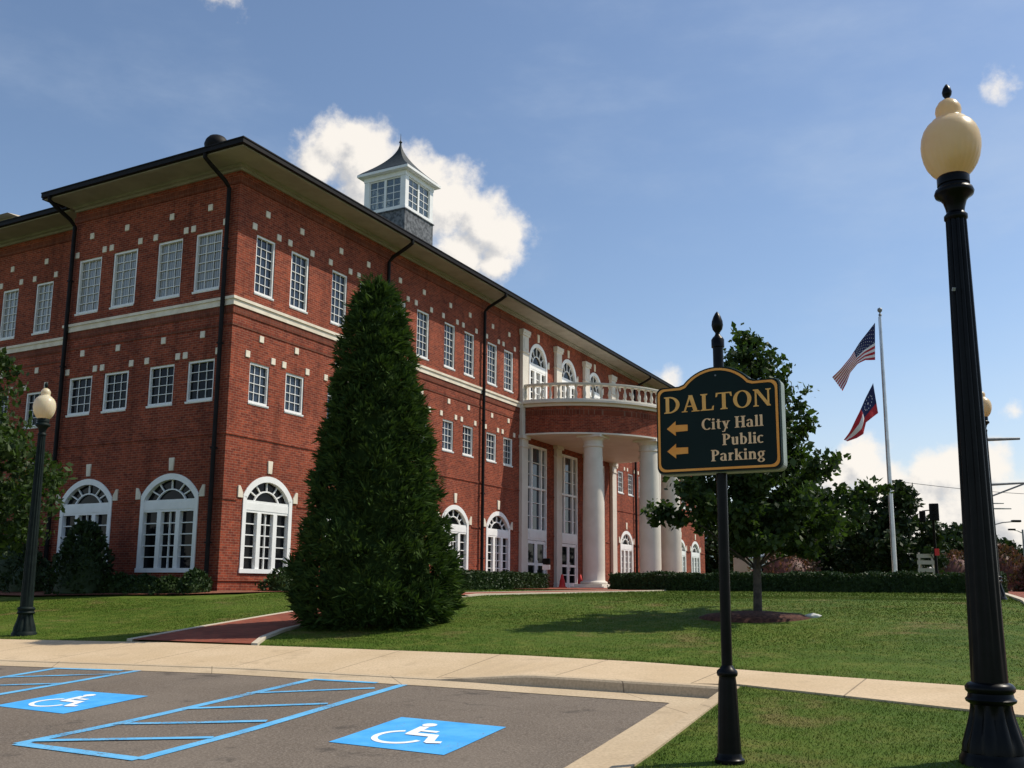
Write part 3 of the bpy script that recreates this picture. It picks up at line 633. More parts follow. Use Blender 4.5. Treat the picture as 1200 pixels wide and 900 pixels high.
# round roof vent near the corner and the tan gabled house on the roof to the left
mb = MB(); mb.lathe([(.0, .46), (.14, .445), (.27, .38), (.37, .26), (.42, .1), (.40, 0), (.36, -.1), (.30, -.12), (.28, -.9)], 20)
mb.build('roof_vent', M['gutter'], hall, (1.45, 2.65, 15.05 - BASE - .36), smooth=True)
mb = MB(); mb.prism([(3.0, 13.2), (9.0, 13.2), (9.0, 15.2), (3.0, 15.2)], 15.8, 22.0); mb.build('roof_house', M['tan'], hall, UPZ)
mb = MB(); mb.add([(2.6, 15.6, 15.2), (9.4, 15.6, 15.2), (9.4, 22.2, 15.2), (2.6, 22.2, 15.2), (6, 18.5, 16.6), (6, 19.2, 16.6)], [(0, 1, 4), (1, 2, 5, 4), (2, 3, 5), (3, 0, 4, 5), (0, 1, 2, 3)]); mb.build('roof_house_cover', M['tan'], hall, UPZ)

# ---- downspouts
def downspout(P):     # P: points in building space
    mb = MB(); mb.tube(P, .07, 8)
    for z in (10.2, 7.2, 4.0, 1.2):
        mb.box(P[-1][0] - .075, P[-1][0] + .075, P[-1][1] - .075, P[-1][1] + .075, z, z + .05)
    part(mb, 'downspout', M['gutter'], smooth=True)
for t in (7.76, 15.15, 33.9, 41.4):
    downspout([(t, -OV - .06, 12.92), (t, -OV - .06, 12.76), (t, -.95, 12.64), (t, -.32, 12.36), (t, -.13, 12.18), (t, -.13, -.1)])
for y in (.34, 7.5):
    downspout([(-OV - .06, y, 12.92), (-OV - .06, y, 12.76), (-.95, y, 12.64), (-.32, y, 12.36), (-.13, y, 12.18), (-.13, y, -.1)])

# ---- windows (each: frame, pane, sill, stone accents); template faces -Y, origin bottom centre
def win_rect(wd, ht, cols, rowsn, glass, sash=False):
    f = MB(); hw = wd / 2; fr = .065
    f.box(-hw, hw, .03, .13, 0, fr); f.box(-hw, hw, .03, .13, ht - fr, ht); f.box(-hw, -hw + fr, .03, .13, fr, ht - fr); f.box(hw - fr, hw, .03, .13, fr, ht - fr)
    if sash: f.box(-hw + fr, hw - fr, .05, .115, ht / 2 - .028, ht / 2 + .028)
    for i in range(1, cols):
        x = -hw + fr + (wd - 2 * fr) * i / cols; f.box(x - .010, x + .010, .085, .108, fr, ht - fr)
    for j in range(1, rowsn):
        if sash and j * 2 == rowsn: continue
        z = fr + (ht - 2 * fr) * j / rowsn; f.box(-hw + fr, hw - fr, .078, .106, z - .010, z + .010)
    g = MB(); g.quad((-hw, .118, 0), (hw, .118, 0), (hw, .118, ht), (-hw, .118, ht))
    s = MB(); s.box(-hw - .005, hw + .005, -.03, .13, -.04, -.002); s.box(-hw - .004, hw + .004, -.018, .03, -.065, -.041)
    k = MB(); q = .095
    k.box(-q, q, -.03, .02, -q * 1.12, q * 1.12); ac = [(-hw - .12, ht + .21), (hw + .12, ht + .21), (0, ht + .80)]
    fo = f.build('window', M['white'], hall); 
    g.build('window_pane', glass, fo); s.build('window_sill', M['white'], fo); 
    k0 = None
    for x, z in ac:
        if k0 is None: k0 = k.build('stone_accent', M['stone'], fo, bevel=.012); q_ = k0
        else: q_ = dup(k0, fo)
        q_.location = (x, 0, z)
    return fo
def win_arch(hw, zb, zt, sp, accents=True, wide=True):
    ht, s0 = zt - zb, sp - zb; f = MB(); fr = .13
    def arch_band(g0, g1, y0, y1, rise=None, w=None, base=s0, n=20):
        w = w or hw; rise = rise or (ht - s0); a, b = arc_pts(w, rise, n, g0), arc_pts(w, rise, n, g1)
        vs = []
        for (x0, z0), (x1, z1) in zip(a, b): vs += [(x0, y0, base + z0), (x1, y0, base + z1), (x1, y1, base + z1), (x0, y1, base + z0)]
        fs = []
        for i in range(n):
            for k in range(4): fs.append((4 * i + k, 4 * i + (k + 1) % 4, 4 * i + 4 + (k + 1) % 4, 4 * i + 4 + k))
        f.add(vs, fs)
    arch_band(-fr * 1.15, .035, -.03, .13)
    f.box(-hw - .02, -hw + fr, -.03, .13, 0, s0); f.box(hw - fr, hw + .02, -.03, .13, 0, s0)
    f.box(-hw - .05, hw + .05, -.05, .13, -.07, .06)
    tz = s0 - .40; f.box(-hw + fr, hw - fr, -.012, .13, tz, tz + .22); f.box(-hw + fr, hw - fr, .0, .13, tz - .07, tz - .002); f.box(-hw + fr, hw - fr, .0, .13, tz + .222, tz + .30)
    mx = hw * .33
    for s_ in (-1, 1): f.box(s_ * mx - .085, s_ * mx + .085, -.01, .13, .06, tz - .07)
    r = 5
    for j in range(1, r):
        z = .06 + (tz - .13) * j / r; f.box(-hw + fr, -mx - .085, .06, .11, z - .016, z + .016); f.box(mx + .085, hw - fr, .06, .11, z - .016, z + .016); f.box(-mx + .085, mx - .085, .06, .11, z - .016, z + .016)
    f.box(-.016, .016, .055, .112, .06, tz - .07)
    # fanlight: inner half-round and five spokes
    b0 = tz + .30; rise2 = (zt - zb - b0) * .42; arch_band(-.02, .02, .05, .112, rise2, hw * .5, b0, 12)
    for ang in (-62, -33, 0, 33, 62):
        a = math.radians(ang); x0, z0 = hw * .5 * math.sin(a), b0 + rise2 * (math.cos(a)); x1, z1 = (hw - fr) * math.sin(a) * 1.02, b0 + (ht - b0 - fr) * math.cos(a) ** .8
        t = Vector((x1 - x0, z1 - z0)).normalized(); nx, nz = -t.y * .018, t.x * .018
        f.prism([(x0 - nx, z0 - nz), (x1 - nx, z1 - nz), (x1 + nx, z1 + nz), (x0 + nx, z0 + nz)], .06, .11)
    fo = f.build('arched_window', M['white'], hall)
    g = MB(); pts = arc_pts(hw, ht - s0, 20); g.add([(-hw, .122, 0), (hw, .122, 0)] + [(x, .122, s0 + z) for x, z in pts[::-1]], [tuple(range(23))]); g.build('window_pane', M['glass'], fo)
    k = MB(); k.prism([(-.085, ht + .12), (.085, ht + .12), (.11, ht + .52), (-.11, ht + .52)], -.04, .02)
    k.build('keystone', M['stone'], fo, bevel=.01)
    if accents:
        for s_ in (-1, 1):
            k = MB(); k.prism([(s_ * (hw + .05), s0 - .06), (s_ * (hw + .26), s0 - .06), (s_ * (hw + .26), s0 + .30), (s_ * (hw + .17), s0 + .30), (s_ * (hw + .05), s0 + .10)], -.04, .02); k.build('stone_accent', M['stone'], fo, bevel=.01)
    return fo
def place(o, x, y, z, face):
    o.location = (x, y, z - BASE); o.rotation_euler = (0, 0, 0 if face == 'r' else -math.pi / 2)
proto = {}
def put(kind, maker, x, y, z, face):
    if kind not in proto: proto[kind] = maker(); o = proto[kind]
    else: o = dup(proto[kind], hall)
    place(o, x, y, z, face)
for L, kk in ((tw, 'r'), (rw, 'w')):
    for a, b in L:
        put('3r', lambda: win_rect(.88, ZT3 - ZB3, 3, 6, M['glass_up']), (a + b) / 2, 0, ZB3, 'r')
        put('2r', lambda: win_rect(.90, ZT2 - ZB2, 3, 4, M['glass_up']), (a + b) / 2, 0, ZB2, 'r')
for a, b in left_w:
    put('3l', lambda: win_rect(1.13, ZT3 - ZB3, 3, 6, M['curtain']), 0, (a + b) / 2, ZB3, 'l')
    put('2l', lambda: win_rect(1.13, ZT2 - ZB2, 3, 4, M['glass']), 0, (a + b) / 2, ZB2, 'l')
for a, b in rec_w:
    put('3e', lambda: win_rect(.95, ZT3 - ZB3, 3, 6, M['curtain']), 1, (a + b) / 2, ZB3, 'l')
    put('2e', lambda: win_rect(.95, ZT2 - ZB2, 3, 4, M['glass']), 1, (a + b) / 2, ZB2, 'l')
for c in arch_c: put('1r', lambda: win_arch(1.08, ZB1, ZT1, SPR), c, 0, ZB1, 'r')
for c in rarch: put('1w', lambda: win_arch(1.0, ZB1, ZT1, SPR), c, 0, ZB1, 'r')
for c in left_arch: put('1l', lambda: win_arch(1.2, ZB1, ZT1, SPR), 0, c, ZB1, 'l')
for a, b in up_arch: put('ua', lambda: win_arch(.98, 8.72, 11.95, 11.0), (a + b) / 2, 0, 8.72, 'r')

# ---- tall glazed entrances under the portico
def entrance():
    f = MB(); hw, ht = 1.09, 6.88
    f.box(-hw, -hw + .10, .0, .15, 0, ht); f.box(hw - .10, hw, .0, .15, 0, ht); f.box(-hw + .1, hw - .1, .0, .15, ht - .12, ht)
    f.box(-hw + .1, hw - .1, .01, .15, 2.30, 2.82); f.box(-hw + .25, hw - .25, -.012, .008, 2.40, 2.72)
    for x in (-.52, .52): f.box(x - .07, x + .07, .01, .14, 2.82, ht - .12)
    f.box(-hw + .1, hw - .1, .02, .13, 4.75, 4.85)
    for z in (3.45, 4.1, 5.45, 6.05): f.box(-hw + .1, hw - .1, .06, .12, z - .015, z + .015)
    fo = f.build('entrance', M['white'], hall)
    g = MB(); g.quad((-hw, .13, 2.3), (hw, .13, 2.3), (hw, .13, ht), (-hw, .13, ht)); g.build('window_pane', M['glass_up'], fo)
    for s in (-1, 1):
        d = MB(); x0, x1 = (.012, .97) if s > 0 else (-.97, -.012)
        d.box(x0, x0 + .12, .04, .11, .02, 2.28); d.box(x1 - .12, x1, .04, .11, .02, 2.28); d.box(x0 + .12, x1 - .12, .04, .11, 2.13, 2.28); d.box(x0 + .12, x1 - .12, .04, .11, .02, .30); d.box(x0 + .12, x1 - .12, .05, .10, 1.10, 1.22); d.box(x0 + .12, x1 - .12, .05, .10, .68, .72)
        h = x0 + .05 if s > 0 else x1 - .05
        d.tube([(h, -.0, .9), (h, -.02, .95), (h, -.02, 1.3), (h, -.0, 1.35)], .015, 6)
        d.build('door', M['white'], fo)
    g = MB(); g.quad((-hw + .1, .09, .02), (hw - .1, .09, .02), (hw - .1, .09, 2.3), (-hw + .1, .09, 2.3)); g.build('door_glass', M['glass'], fo)
    return fo
for a, b in ent: put('ent', entrance, (a + b) / 2, 0, -.05, 'r')

# ---- portico: pilasters, columns, round brick drum, balcony
PC = 24.75
for i, t in enumerate((19.1, 22.9, 26.55, 30.35)):
    w2 = .31; mb = MB(); d = .17
    mb.box(t - w2, t + w2, -d, -.002, -.2, 12.0); mb.box(t - w2 - .07, t + w2 + .07, -d - .06, -.002, -.2, .25)
    mb.box(t - w2 - .05, t + w2 + .05, -d - .04, -.002, 6.55, 6.63); mb.box(t - w2 - .09, t + w2 + .09, -d - .08, -.002, 6.95, 7.12)
    mb.box(t - w2 - .05, t + w2 + .05, -d - .04, -.002, 11.15, 11.23); mb.box(t - w2 - .07, t + w2 + .07, -d - .05, -.002, 12.0, 12.12); mb.box(t - w2 - .09, t + w2 + .09, -d - .08, -.002, 12.12, 12.28)
    mb.box(t - w2 + .1, t + w2 - .1, -d - .02, -d - .001, 11.35, 11.85)
    part(mb, 'pilaster', M['column'], bevel=.012)
colproto = None
for k in range(4):
    a = math.radians(36 + 36 * k); x, y = PC - 5.1 * math.cos(a), -5.1 * math.sin(a)
    if colproto is None:
        mb = MB(); sh = [(.515 - .075 * max(0, (i / 14 - .25) / .75) ** 1.6, .36 + i / 14 * 6.2) for i in range(15)]
        mb.lathe([(.56, .30), (.535, .33)] + sh + [(.47, 6.56), (.49, 6.58), (.49, 6.66), (.455, 6.68), (.45, 6.86), (.50, 6.92), (.545, 6.98), (.56, 7.0)], 36)
        co = mb.build('column', M['column'], hall, smooth=35)
        b = MB(); b.box(-.84, .84, -.84, .84, -.3, .07); b.box(-.70, .70, -.70, .70, .07, .18); b.lathe([(.0, .17), (.60, .17), (.635, .21), (.635, .26), (.60, .30), (.56, .31), (.0, .31)], 32); b.build('column_base', M['column'], co, bevel=.015)
        b = MB(); b.box(-.60, .60, -.60, .60, 7.0, 7.118); b.build('column_capital', M['column'], co, bevel=.01); colproto = co
    else: co = dup(colproto, hall)
    co.location = (x, y, -BASE)
def half_ring(mb, r0, r1, z0, z1, n=64, uv=False):
    vs = []
    for i in range(n + 1):
        a = math.pi * i / n; c, s = -math.cos(a), -math.sin(a)
        for r, z in ((r0, z0), (r1, z0), (r1, z1), (r0, z1)): vs.append((PC + r * c, r * s - .005, z))
    fs = [(4 * i + k, 4 * i + (k + 1) % 4, 4 * i + 4 + (k + 1) % 4, 4 * i + 4 + k) for i in range(n) for k in range(4)]; fs += [(0, 1, 2, 3), (4 * n, 4 * n + 3, 4 * n + 2, 4 * n + 1)]
    mb.add(vs, fs)
mb = MB(); half_ring(mb, 5.0, 5.68, 7.2, 8.46)
dr = part(mb, 'portico_drum', M['drum_brick'])
uvl = dr.data.uv_layers.new(name='UVMap')
for lp in dr.data.loops:
    c = dr.data.vertices[lp.vertex_index].co; uvl.data[lp.index].uv = (math.atan2(-c.y, PC - c.x) * 5.68, c.z)
mb = MB(); half_ring(mb, 5.683, 5.70, 8.06, 8.30); so = part(mb, 'soldier_course', M['soldier'])
mb = MB(); half_ring(mb, .0, 5.76, 7.12, 7.198); part(mb, 'portico_ceiling', M['column'])
mb = MB(); half_ring(mb, .0, 5.80, 8.462, 8.60); half_ring(mb, .0, 5.98, 8.602, 8.70); bal = part(mb, 'balcony', M['column'])
mb = MB(); half_ring(mb, 5.52, 5.86, 8.702, 8.80); mb.build('balustrade_plinth', M['column'], bal)
mb = MB(); half_ring(mb, 5.55, 5.81, 9.46, 9.51); half_ring(mb, 5.53, 5.83, 9.512, 9.57); mb.build('balcony_rail', M['column'], bal)
bp = None; nb = 44
for i in range(nb):
    a = math.pi * (i + .5) / nb; x, y = PC - 5.68 * math.cos(a), -5.68 * math.sin(a)
    if bp is None:
        mb = MB(); mb.lathe([(.075, 0), (.075, .06), (.045, .08), (.07, .16), (.085, .24), (.07, .33), (.04, .45), (.036, .54), (.055, .56), (.055, .59), (.075, .60), (.075, .66)], 10)
        bp = mb.build('baluster', M['column'], bal, smooth=35); o = bp
    else: o = dup(bp, bal)
    o.location = (x, y, 8.80)

# ---- cupola on the ridge
CXX, CYY, hw = 24.7, 11.5, 1.5
mb = MB(); zb, zt = 21.98, 24.36
for sx in (-1, 1):
    for sy in (-1, 1): mb.box(CXX + sx * hw - (.36 if sx > 0 else 0), CXX + sx * hw + (0 if sx > 0 else .36), CYY + sy * hw - (.36 if sy > 0 else 0), CYY + sy * hw + (0 if sy > 0 else .36), zb + .2, zt - .3)
mb.box(CXX - hw - .03, CXX + hw + .03, CYY - hw - .03, CYY + hw + .03, zb, zb + .2); mb.box(CXX - hw - .03, CXX + hw + .03, CYY - hw - .03, CYY + hw + .03, zt - .3, zt)
mb.box(CXX - hw - .34, CXX + hw + .34, CYY - hw - .34, CYY + hw + .34, zt + .002, zt + .17)
cup = part(mb, 'cupola', M['white'], bevel=.012)
mb = MB(); mb.box(CXX - hw - .02, CXX + hw + .02, CYY - hw - .02, CYY + hw + .02, 18.0, zb - .06); mb.box(CXX - hw - .08, CXX + hw + .08, CYY - hw - .08, CYY + hw + .08, zb - .06, zb - .002); mb.build('stone_base', M['greystone'], cup)
m_, nd, lk, p = newmat('clear_glass'); tr = nd.new('ShaderNodeBsdfTransparent'); gl = nd.new('ShaderNodeBsdfGlossy'); gl.inputs['Roughness'].default_value = .05; fx = nd.new('ShaderNodeMixShader'); tr.inputs[0].default_value = (.55, .6, .6, 1)
fx.inputs[0].default_value = .14; lk.new(tr.outputs[0], fx.inputs[1]); lk.new(gl.outputs[0], fx.inputs[2]); lk.new(fx.outputs[0], nd['Material Output'].inputs['Surface']); M['clear'] = m_
for k in range(4):
    f = MB(); w2 = hw - .36; f.box(-w2, w2, -.05, .05, 0, .07); f.box(-w2, w2, -.05, .05, 1.81, 1.88); f.box(-.08, .08, -.06, .06, .07, 1.81)
    for sx in (-1, 1):
        f.box(sx * w2 - .06, sx * w2 + .06, -.055, .055, .07, 1.81); x = sx * (w2 / 2 + .02); f.box(x - .018, x + .018, -.03, .03, .07, 1.81)
    for z in (.5, .95, 1.4): f.box(-w2, w2, -.028, .028, z - .018, z + .018)
    fo = f.build('window', M['white'], cup); a = k * math.pi / 2; fo.rotation_euler = (0, 0, a); fo.location = (CXX + math.sin(a) * (hw - .12), CYY - math.cos(a) * (hw - .12), zb + .2)
    g = MB(); g.box(-w2, w2, -.004, .004, 0, 1.88); go_ = g.build('window_pane', M['clear'], cup); go_.rotation_euler = (0, 0, a); go_.location = fo.location
mb = MB(); pr = [(hw + .32, zt + .172)] + [((hw + .30) * ((1 - q) ** 1.75) + .035, zt + .2 + 2.42 * q) for q in [i / 14 for i in range(1, 15)]]
b = len(mb.v)
for r, z in pr:
    for sx, sy in ((-1, -1), (1, -1), (1, 1), (-1, 1)): mb.v.append((CXX + sx * r, CYY + sy * r, z))
for i in range(len(pr) - 1):
    for k in range(4): mb.f.append((4 * i + k, 4 * i + (k + 1) % 4, 4 * i + 4 + (k + 1) % 4, 4 * i + 4 + k)); mb.mi.append(0)
mb.build('cupola_roof', M['cuproof'], cup)
mb = MB(); zt2 = pr[-1][1]; mb.lathe([(.0, zt2 - .1), (.05, zt2 - .1), (.05, zt2), (.11, zt2 + .07), (.05, zt2 + .16), (.025, zt2 + .2), (.012, zt2 + .62), (0, zt2 + .66)], 10, (CXX, CYY)); mb.build('finial', M['cuproof'], cup, smooth=True)
# ------------------------------------------------------------------ vegetation
def rand_quads(c, ln, wd, outw=None, up=0.2, droop=0.0, rngl=0.35, shape=4):
    """little rhombic faces at the points c; outw: preferred direction of the long axis"""
    n = len(c); a = rng.normal(size=(n, 3))
    if outw is not None: a = a * 0.55 + outw
    a[:, 2] += up; a /= np.linalg.norm(a, axis=1)[:, None] + 1e-9
    b = np.cross(a, rng.normal(size=(n, 3))); b /= np.linalg.norm(b, axis=1)[:, None] + 1e-9
    k = 1 + rngl * rng.normal(size=(n, 1)); k = np.clip(k, 0.45, 1.8)
    L, W = ln * k / 2, wd * k / 2
    return np.stack([c - a * L, c + b * W - a * L * .1, c + a * L, c - b * W - a * L * .1], 1)
def ground_loc(x, y): return wxy(x, y)
def limbs_mb(h0, prof_r, n, r0, height, seed, lean=0.0, tips=None):
    r = random.Random(seed); mb = MB(); top = height * .93
    mb.tube([(0, 0, -.15), (0, 0, .05), (lean * .2, 0, height * .25), (lean * .6, .02, height * .5), (lean, 0, height * .75), (lean * 1.1, 0, top)], [r0 * 1.5, r0 * 1.1, r0 * .9, r0 * .65, r0 * .35, .012], 10)
    for i in range(n):
        z = h0 + (top - h0) * (i + .3) / n * .9; a = i * 2.4 + r.uniform(-.4, .4); R = prof_r(z + .25) * r.uniform(.7, .95); rr = r0 * .4 * (1 - .6 * z / height)
        mb.tube([(0, 0, z - .1), (R * .35 * math.cos(a), R * .35 * math.sin(a), z + R * .22), (R * .7 * math.cos(a), R * .7 * math.sin(a), z + R * .42), (R * math.cos(a), R * math.sin(a), z + R * .5)], [rr, rr * .7, rr * .45, .008], 6)
        if tips is not None: tips.append((R, a, z + R * .5))
    return mb
def broad_tree(name, x, y, height, prof, clumps, per, leaf, label, cat='tree', group=None, mat='leaf', r0=.08, h0=.9, cl_r=.34, seed=1, squash=(1, 1), zbase=None, n_limbs=14, holes=0.0, shape=None):
    """prof: list of (z, radius) of the crown"""
    loc = wxy(x, y, zbase); t = empty(name, loc); tag(t, label, cat, group)
    pz, pr_ = [q[0] for q in prof], [q[1] for q in prof]; R = lambda z: float(np.interp(z, pz, pr_))
    if r0: limbs_mb(h0, R, n_limbs, r0, height, seed).build('trunk', M['bark'], t, smooth=60)
    rg = np.random.default_rng(seed); P = []
    tot = np.array([max(R(z), .02) ** 1.5 for z in np.linspace(pz[0], pz[-1], 60)]); tot /= tot.sum(); zz = np.linspace(pz[0], pz[-1], 60)
    for i in range(clumps):
        z = rg.choice(zz, p=tot) + rg.uniform(-.05, .05) * height / 5; a = rg.uniform(0, 2 * math.pi)
        q = rg.uniform(0, 1) ** .42; lump = 1 + .16 * math.sin(3 * a + 2.2 * z * 5 / height + seed) + .1 * math.sin(5 * a - 3 * z)
        rad = R(z) * q * lump
        n = int(per * rg.uniform(.5, 1.4)); cr = cl_r * rg.uniform(.6, 1.25)
        d = rg.normal(size=(n, 3)); d /= np.linalg.norm(d, axis=1)[:, None]; d *= (rg.uniform(0, 1, size=(n, 1)) ** .45) * cr; d[:, 2] *= .72
        P.append(d + np.array([rad * math.cos(a) * squash[0], rad * math.sin(a) * squash[1], z]))
    P = np.concatenate(P); quads_obj('crown', rand_quads(P, leaf, leaf * .55, None, -.15), M[mat], t)
    return t

def branchy_tree(name, x, y, height, prof, nb, leaf, label, seed, r0=.072, h0=.8, per=64, cl=.20, mat='leaf'):
    t = tag(empty(name, wxy(x, y)), label, 'tree'); rg = np.random.default_rng(seed); pz, pr_ = [q[0] for q in prof], [q[1] for q in prof]; R = lambda z: float(np.interp(z, pz, pr_))
    mb = MB(); P = []; top = height * .97; tr = [(0, 0, -.15), (0, 0, .06), (.02, 0, height * .25), (-.02, .03, height * .5), (.03, 0, height * .75), (.04, 0, top)]
    mb.tube(tr, [r0 * 1.5, r0 * 1.1, r0 * .9, r0 * .65, r0 * .35, .008], 10)
    def clump(c, n, cr):
        d = rg.normal(size=(n, 3)); d /= np.linalg.norm(d, axis=1)[:, None]; d *= (rg.uniform(0, 1, size=(n, 1)) ** .5) * cr; d[:, 2] *= .7; P.append(d + np.array(c))
    for i in range(nb):
        q = (i + .5) / nb; zt = pz[0] + (height - pz[0]) * (q ** .85); a = i * 2.39996 + rg.uniform(-.3, .3); Rt = R(zt) * rg.uniform(.66, 1.12) * (1 + .07 * math.cos(a))
        z0 = max(h0, zt - Rt * (rg.uniform(.35, .8) + .9 * q)); tip = np.array([Rt * math.cos(a), Rt * math.sin(a), zt]); st_ = np.array([0, 0, z0]); mid = st_ * .5 + tip * .5 + np.array([0, 0, .10 * Rt]); rr = r0 * .32 * (1 - .6 * q)
        mb.tube([st_, (st_ + mid) / 2 + np.array([0, 0, .02]), mid, (mid + tip) / 2 + np.array([0, 0, .03]), tip], [rr, rr * .8, rr * .6, rr * .4, .005], 5)
        L = np.linalg.norm(tip - st_); m = max(3, int(L / .17))
        for j in range(m):
            k = .22 + .82 * (j + rg.uniform(0, .6)) / m; c = st_ * (1 - k) ** 2 + 2 * k * (1 - k) * mid + k * k * tip; side = rg.normal(size=3) * .20 * L ** .5 * (1.1 - .5 * k); side[2] *= .55
            for f in (0, 1): clump(c + side * f * (1 if j % 2 else -1), int(per * rg.uniform(.5, 1.3) * (1.1 - .35 * k) * (1.15 - .6 * q)), cl * rg.uniform(.8, 1.5))
    mb.build('trunk', M['bark'], t, smooth=60); P = np.concatenate(P); P = P[P[:, 2] > 1.12 + .5 * np.clip((-P[:, 0] - .2) / .6, 0, 1) + .1 * np.sin(5 * P[:, 0])]
    quads_obj('crown', rand_quads(P, leaf, leaf * .6, None, -.2), M[mat], t); return t
# ---- big conifer on the lawn
def conifer():
    x, y = -2.47, 17.75; t = empty('conifer_tree', wxy(x, y)); tag(t, 'big dense dark green cone shaped conifer beside the brick footpath', 'conifer tree')
    zs = [-.1, .12, .5, 1.0, 1.5, 2.1, 3.2, 4.3, 5.0, 5.6, 6.0, 6.3, 6.52]; rs = [1.02, 1.24, 1.40, 1.38, 1.28, 1.08, .93, .76, .62, .50, .39, .25, .04]
    R = lambda z: np.interp(z, zs, rs)
    mb = MB(); mb.tube([(0, 0, -.2), (0, 0, 1.2), (0, 0, 5.8)], [.17, .14, .02], 10); mb.build('trunk', M['bark'], t)
    core = MB(); n = 40; core.lathe([(max(.02, float(R(z)) * 0.80 - .10), z) for z in np.linspace(.05, 6.25, n)], 30)
    core.v = [(x - .17 * z / 6.4, y, z) for x, y, z in core.v]
    V = []; fi = np.linspace(-.05, 6.5, 400); p = np.interp(fi, zs, rs); p = p + .05; p /= p.sum()
    nt = 3400
    for i in range(nt):
        z = rng.choice(fi, p=p) + rng.normal() * .02; a = rng.uniform(0, 2 * math.pi)
        lump = 1 + .05 * math.sin(4 * a + 2.5 * z) + .045 * math.sin(7 * a - 3.1 * z + 1) + .045 * math.sin(8.0 * z + 2 * a) - .05 * (math.sin(5 * a + 5.3 * z) > .75)
        r = float(R(z)) * lump - abs(rng.normal()) * .12; big = rng.uniform(.75, 1.45)
        if rng.uniform() < .10: r += rng.uniform(.02, .12)
        c = np.array([r * math.cos(a) - .17 * z / 6.4, r * math.sin(a), z]); o = np.array([math.cos(a), math.sin(a), .55]); o /= np.linalg.norm(o)
        # one flat drooping fan of narrow sprays spreading from c
        m = int(rng.uniform(15, 22)); t1 = np.cross(o, np.array([0, 0, 1.0])); t1 /= np.linalg.norm(t1); t2 = np.cross(o, t1); tw_ = rng.uniform(0, math.pi)
        f1 = t1 * math.cos(tw_) + t2 * math.sin(tw_); f2 = np.cross(o, f1)
        ang = rng.uniform(-1.25, 1.25, m); dr = o[None] * np.cos(ang)[:, None] + f1[None] * np.sin(ang)[:, None] + f2[None] * rng.normal(size=(m, 1)) * .28
        dr /= np.linalg.norm(dr, axis=1)[:, None]; L_ = .17 * big * rng.uniform(.55, 1.15, (m, 1)); st_ = c[None] + dr * rng.uniform(0, .07, (m, 1)) * big
        wv = np.cross(dr, rng.normal(size=(m, 3))); wv /= np.linalg.norm(wv, axis=1)[:, None]; W_ = .013 * big * rng.uniform(.8, 1.4, (m, 1))
        V.append(np.stack([st_, st_ + dr * L_ * .45 + wv * W_, st_ + dr * L_, st_ + dr * L_ * .45 - wv * W_], 1))
    quads_obj('crown', np.concatenate(V), M['conifer'], t, extra=core)
conifer()
# ---- young tree in the mulch ring
tx, ty = 4.42, 17.35
branchy_tree('young_tree', tx, ty, 5.2, [(1.0, .7), (1.3, 1.35), (1.8, 1.75), (2.2, 1.85), (2.7, 1.75), (3.1, 1.25), (3.5, 1.05), (4.0, .85), (4.5, .7), (4.9, .45), (5.2, .1)], 52, .115,
           'young broadleaf tree with loose crown standing in the mulch ring behind the sign', 8)
mb = MB(); mb.lathe([(0, .10), (.25, .10), (.6, .075), (.95, .04), (1.12, -.01), (1.18, -.08)], 40); mu = mb.build('mulch_bed', M['mulch'], smooth=60, loc=wxy(4.35, 17.2)); mu.scale = (.88, .82, 1.0); tag(mu, kind='stuff')
def rock(x, y, sx, sy, sz, seed, z=None):
    bm = bmesh.new(); bmesh.ops.create_icosphere(bm, subdivisions=3, radius=1); r = random.Random(seed); D = [Vector((r.uniform(-1, 1), r.uniform(-1, 1), r.uniform(-1, 1))).normalized() for _ in range(14)]
    for v in bm.verts:
        for d in D:
            k = v.co.dot(d) - .72
            if k > 0: v.co -= d * k
        v.co.x *= sx; v.co.y *= sy; v.co.z *= sz
    me = bpy.data.meshes.new('stone'); bm.to_mesh(me); bm.free(); me.materials.append(M['rock']); o = bpy.data.objects.new('stone', me); COL.objects.link(o); o.location = wxy(x, y) + Vector((0, 0, .02)); o.rotation_euler = (0, 0, seed); return o
tag(rock(5.22, 16.8, .18, .10, .06, 3), 'flat white stone lying at the edge of the mulch ring', 'stone')

# ---- tree at the left edge, partly in view
broad_tree('shade_tree', -12.95, 22.4, 6.4, [(1.5, .9), (1.9, 1.7), (2.6, 2.1), (3.4, 2.0), (4.2, 1.35), (5.0, 1.1), (5.8, 1.0), (6.4, .3)], 260, 60, .15,
           'shady broadleaf tree cut by the left edge of the photo, behind the left lamp', r0=.12, h0=1.5, cl_r=.42, seed=9, n_limbs=16)

# ---- shrubs and hedges
def shrub(name, u, s, rx, ry, h, n, leaf, label, group=None, mat='hedge', pointy=.0, z=None):
    t = tag(empty(name, world(u, s), -YAW), label, 'shrub', group)
    core = MB(); prof = []
    for i in range(9):
        q = i / 8; prof.append((max(.01, (1 - q ** (2.4 if not pointy else 1.25)) ** .6 * .78), .02 + q * h * .82))
    core.lathe(prof, 16); core.v = [(x * rx, y * ry, z_) for x, y, z_ in core.v]
    q = rng.uniform(0, 1, n) ** .9; a = rng.uniform(0, 2 * math.pi, n); rr = (1 - q ** (2.4 if not pointy else 1.25)) ** .6 * (1 + .12 * np.sin(3 * a + 9 * q) + .08 * np.sin(7 * a)) + rng.normal(size=n) * .07
    P = np.stack([rr * rx * np.cos(a), rr * ry * np.sin(a), q * h + rng.normal(size=n) * .03], 1)
    quads_obj('foliage', rand_quads(P, leaf, leaf * .55, np.stack([np.cos(a), np.sin(a), q], 1) * .6, .3), M[mat], t, extra=core)
    st = MB(); st.tube([(0, 0, -.1), (0, 0, h * .4)], .03, 6); st.build('stem', M['bark'], t); return t
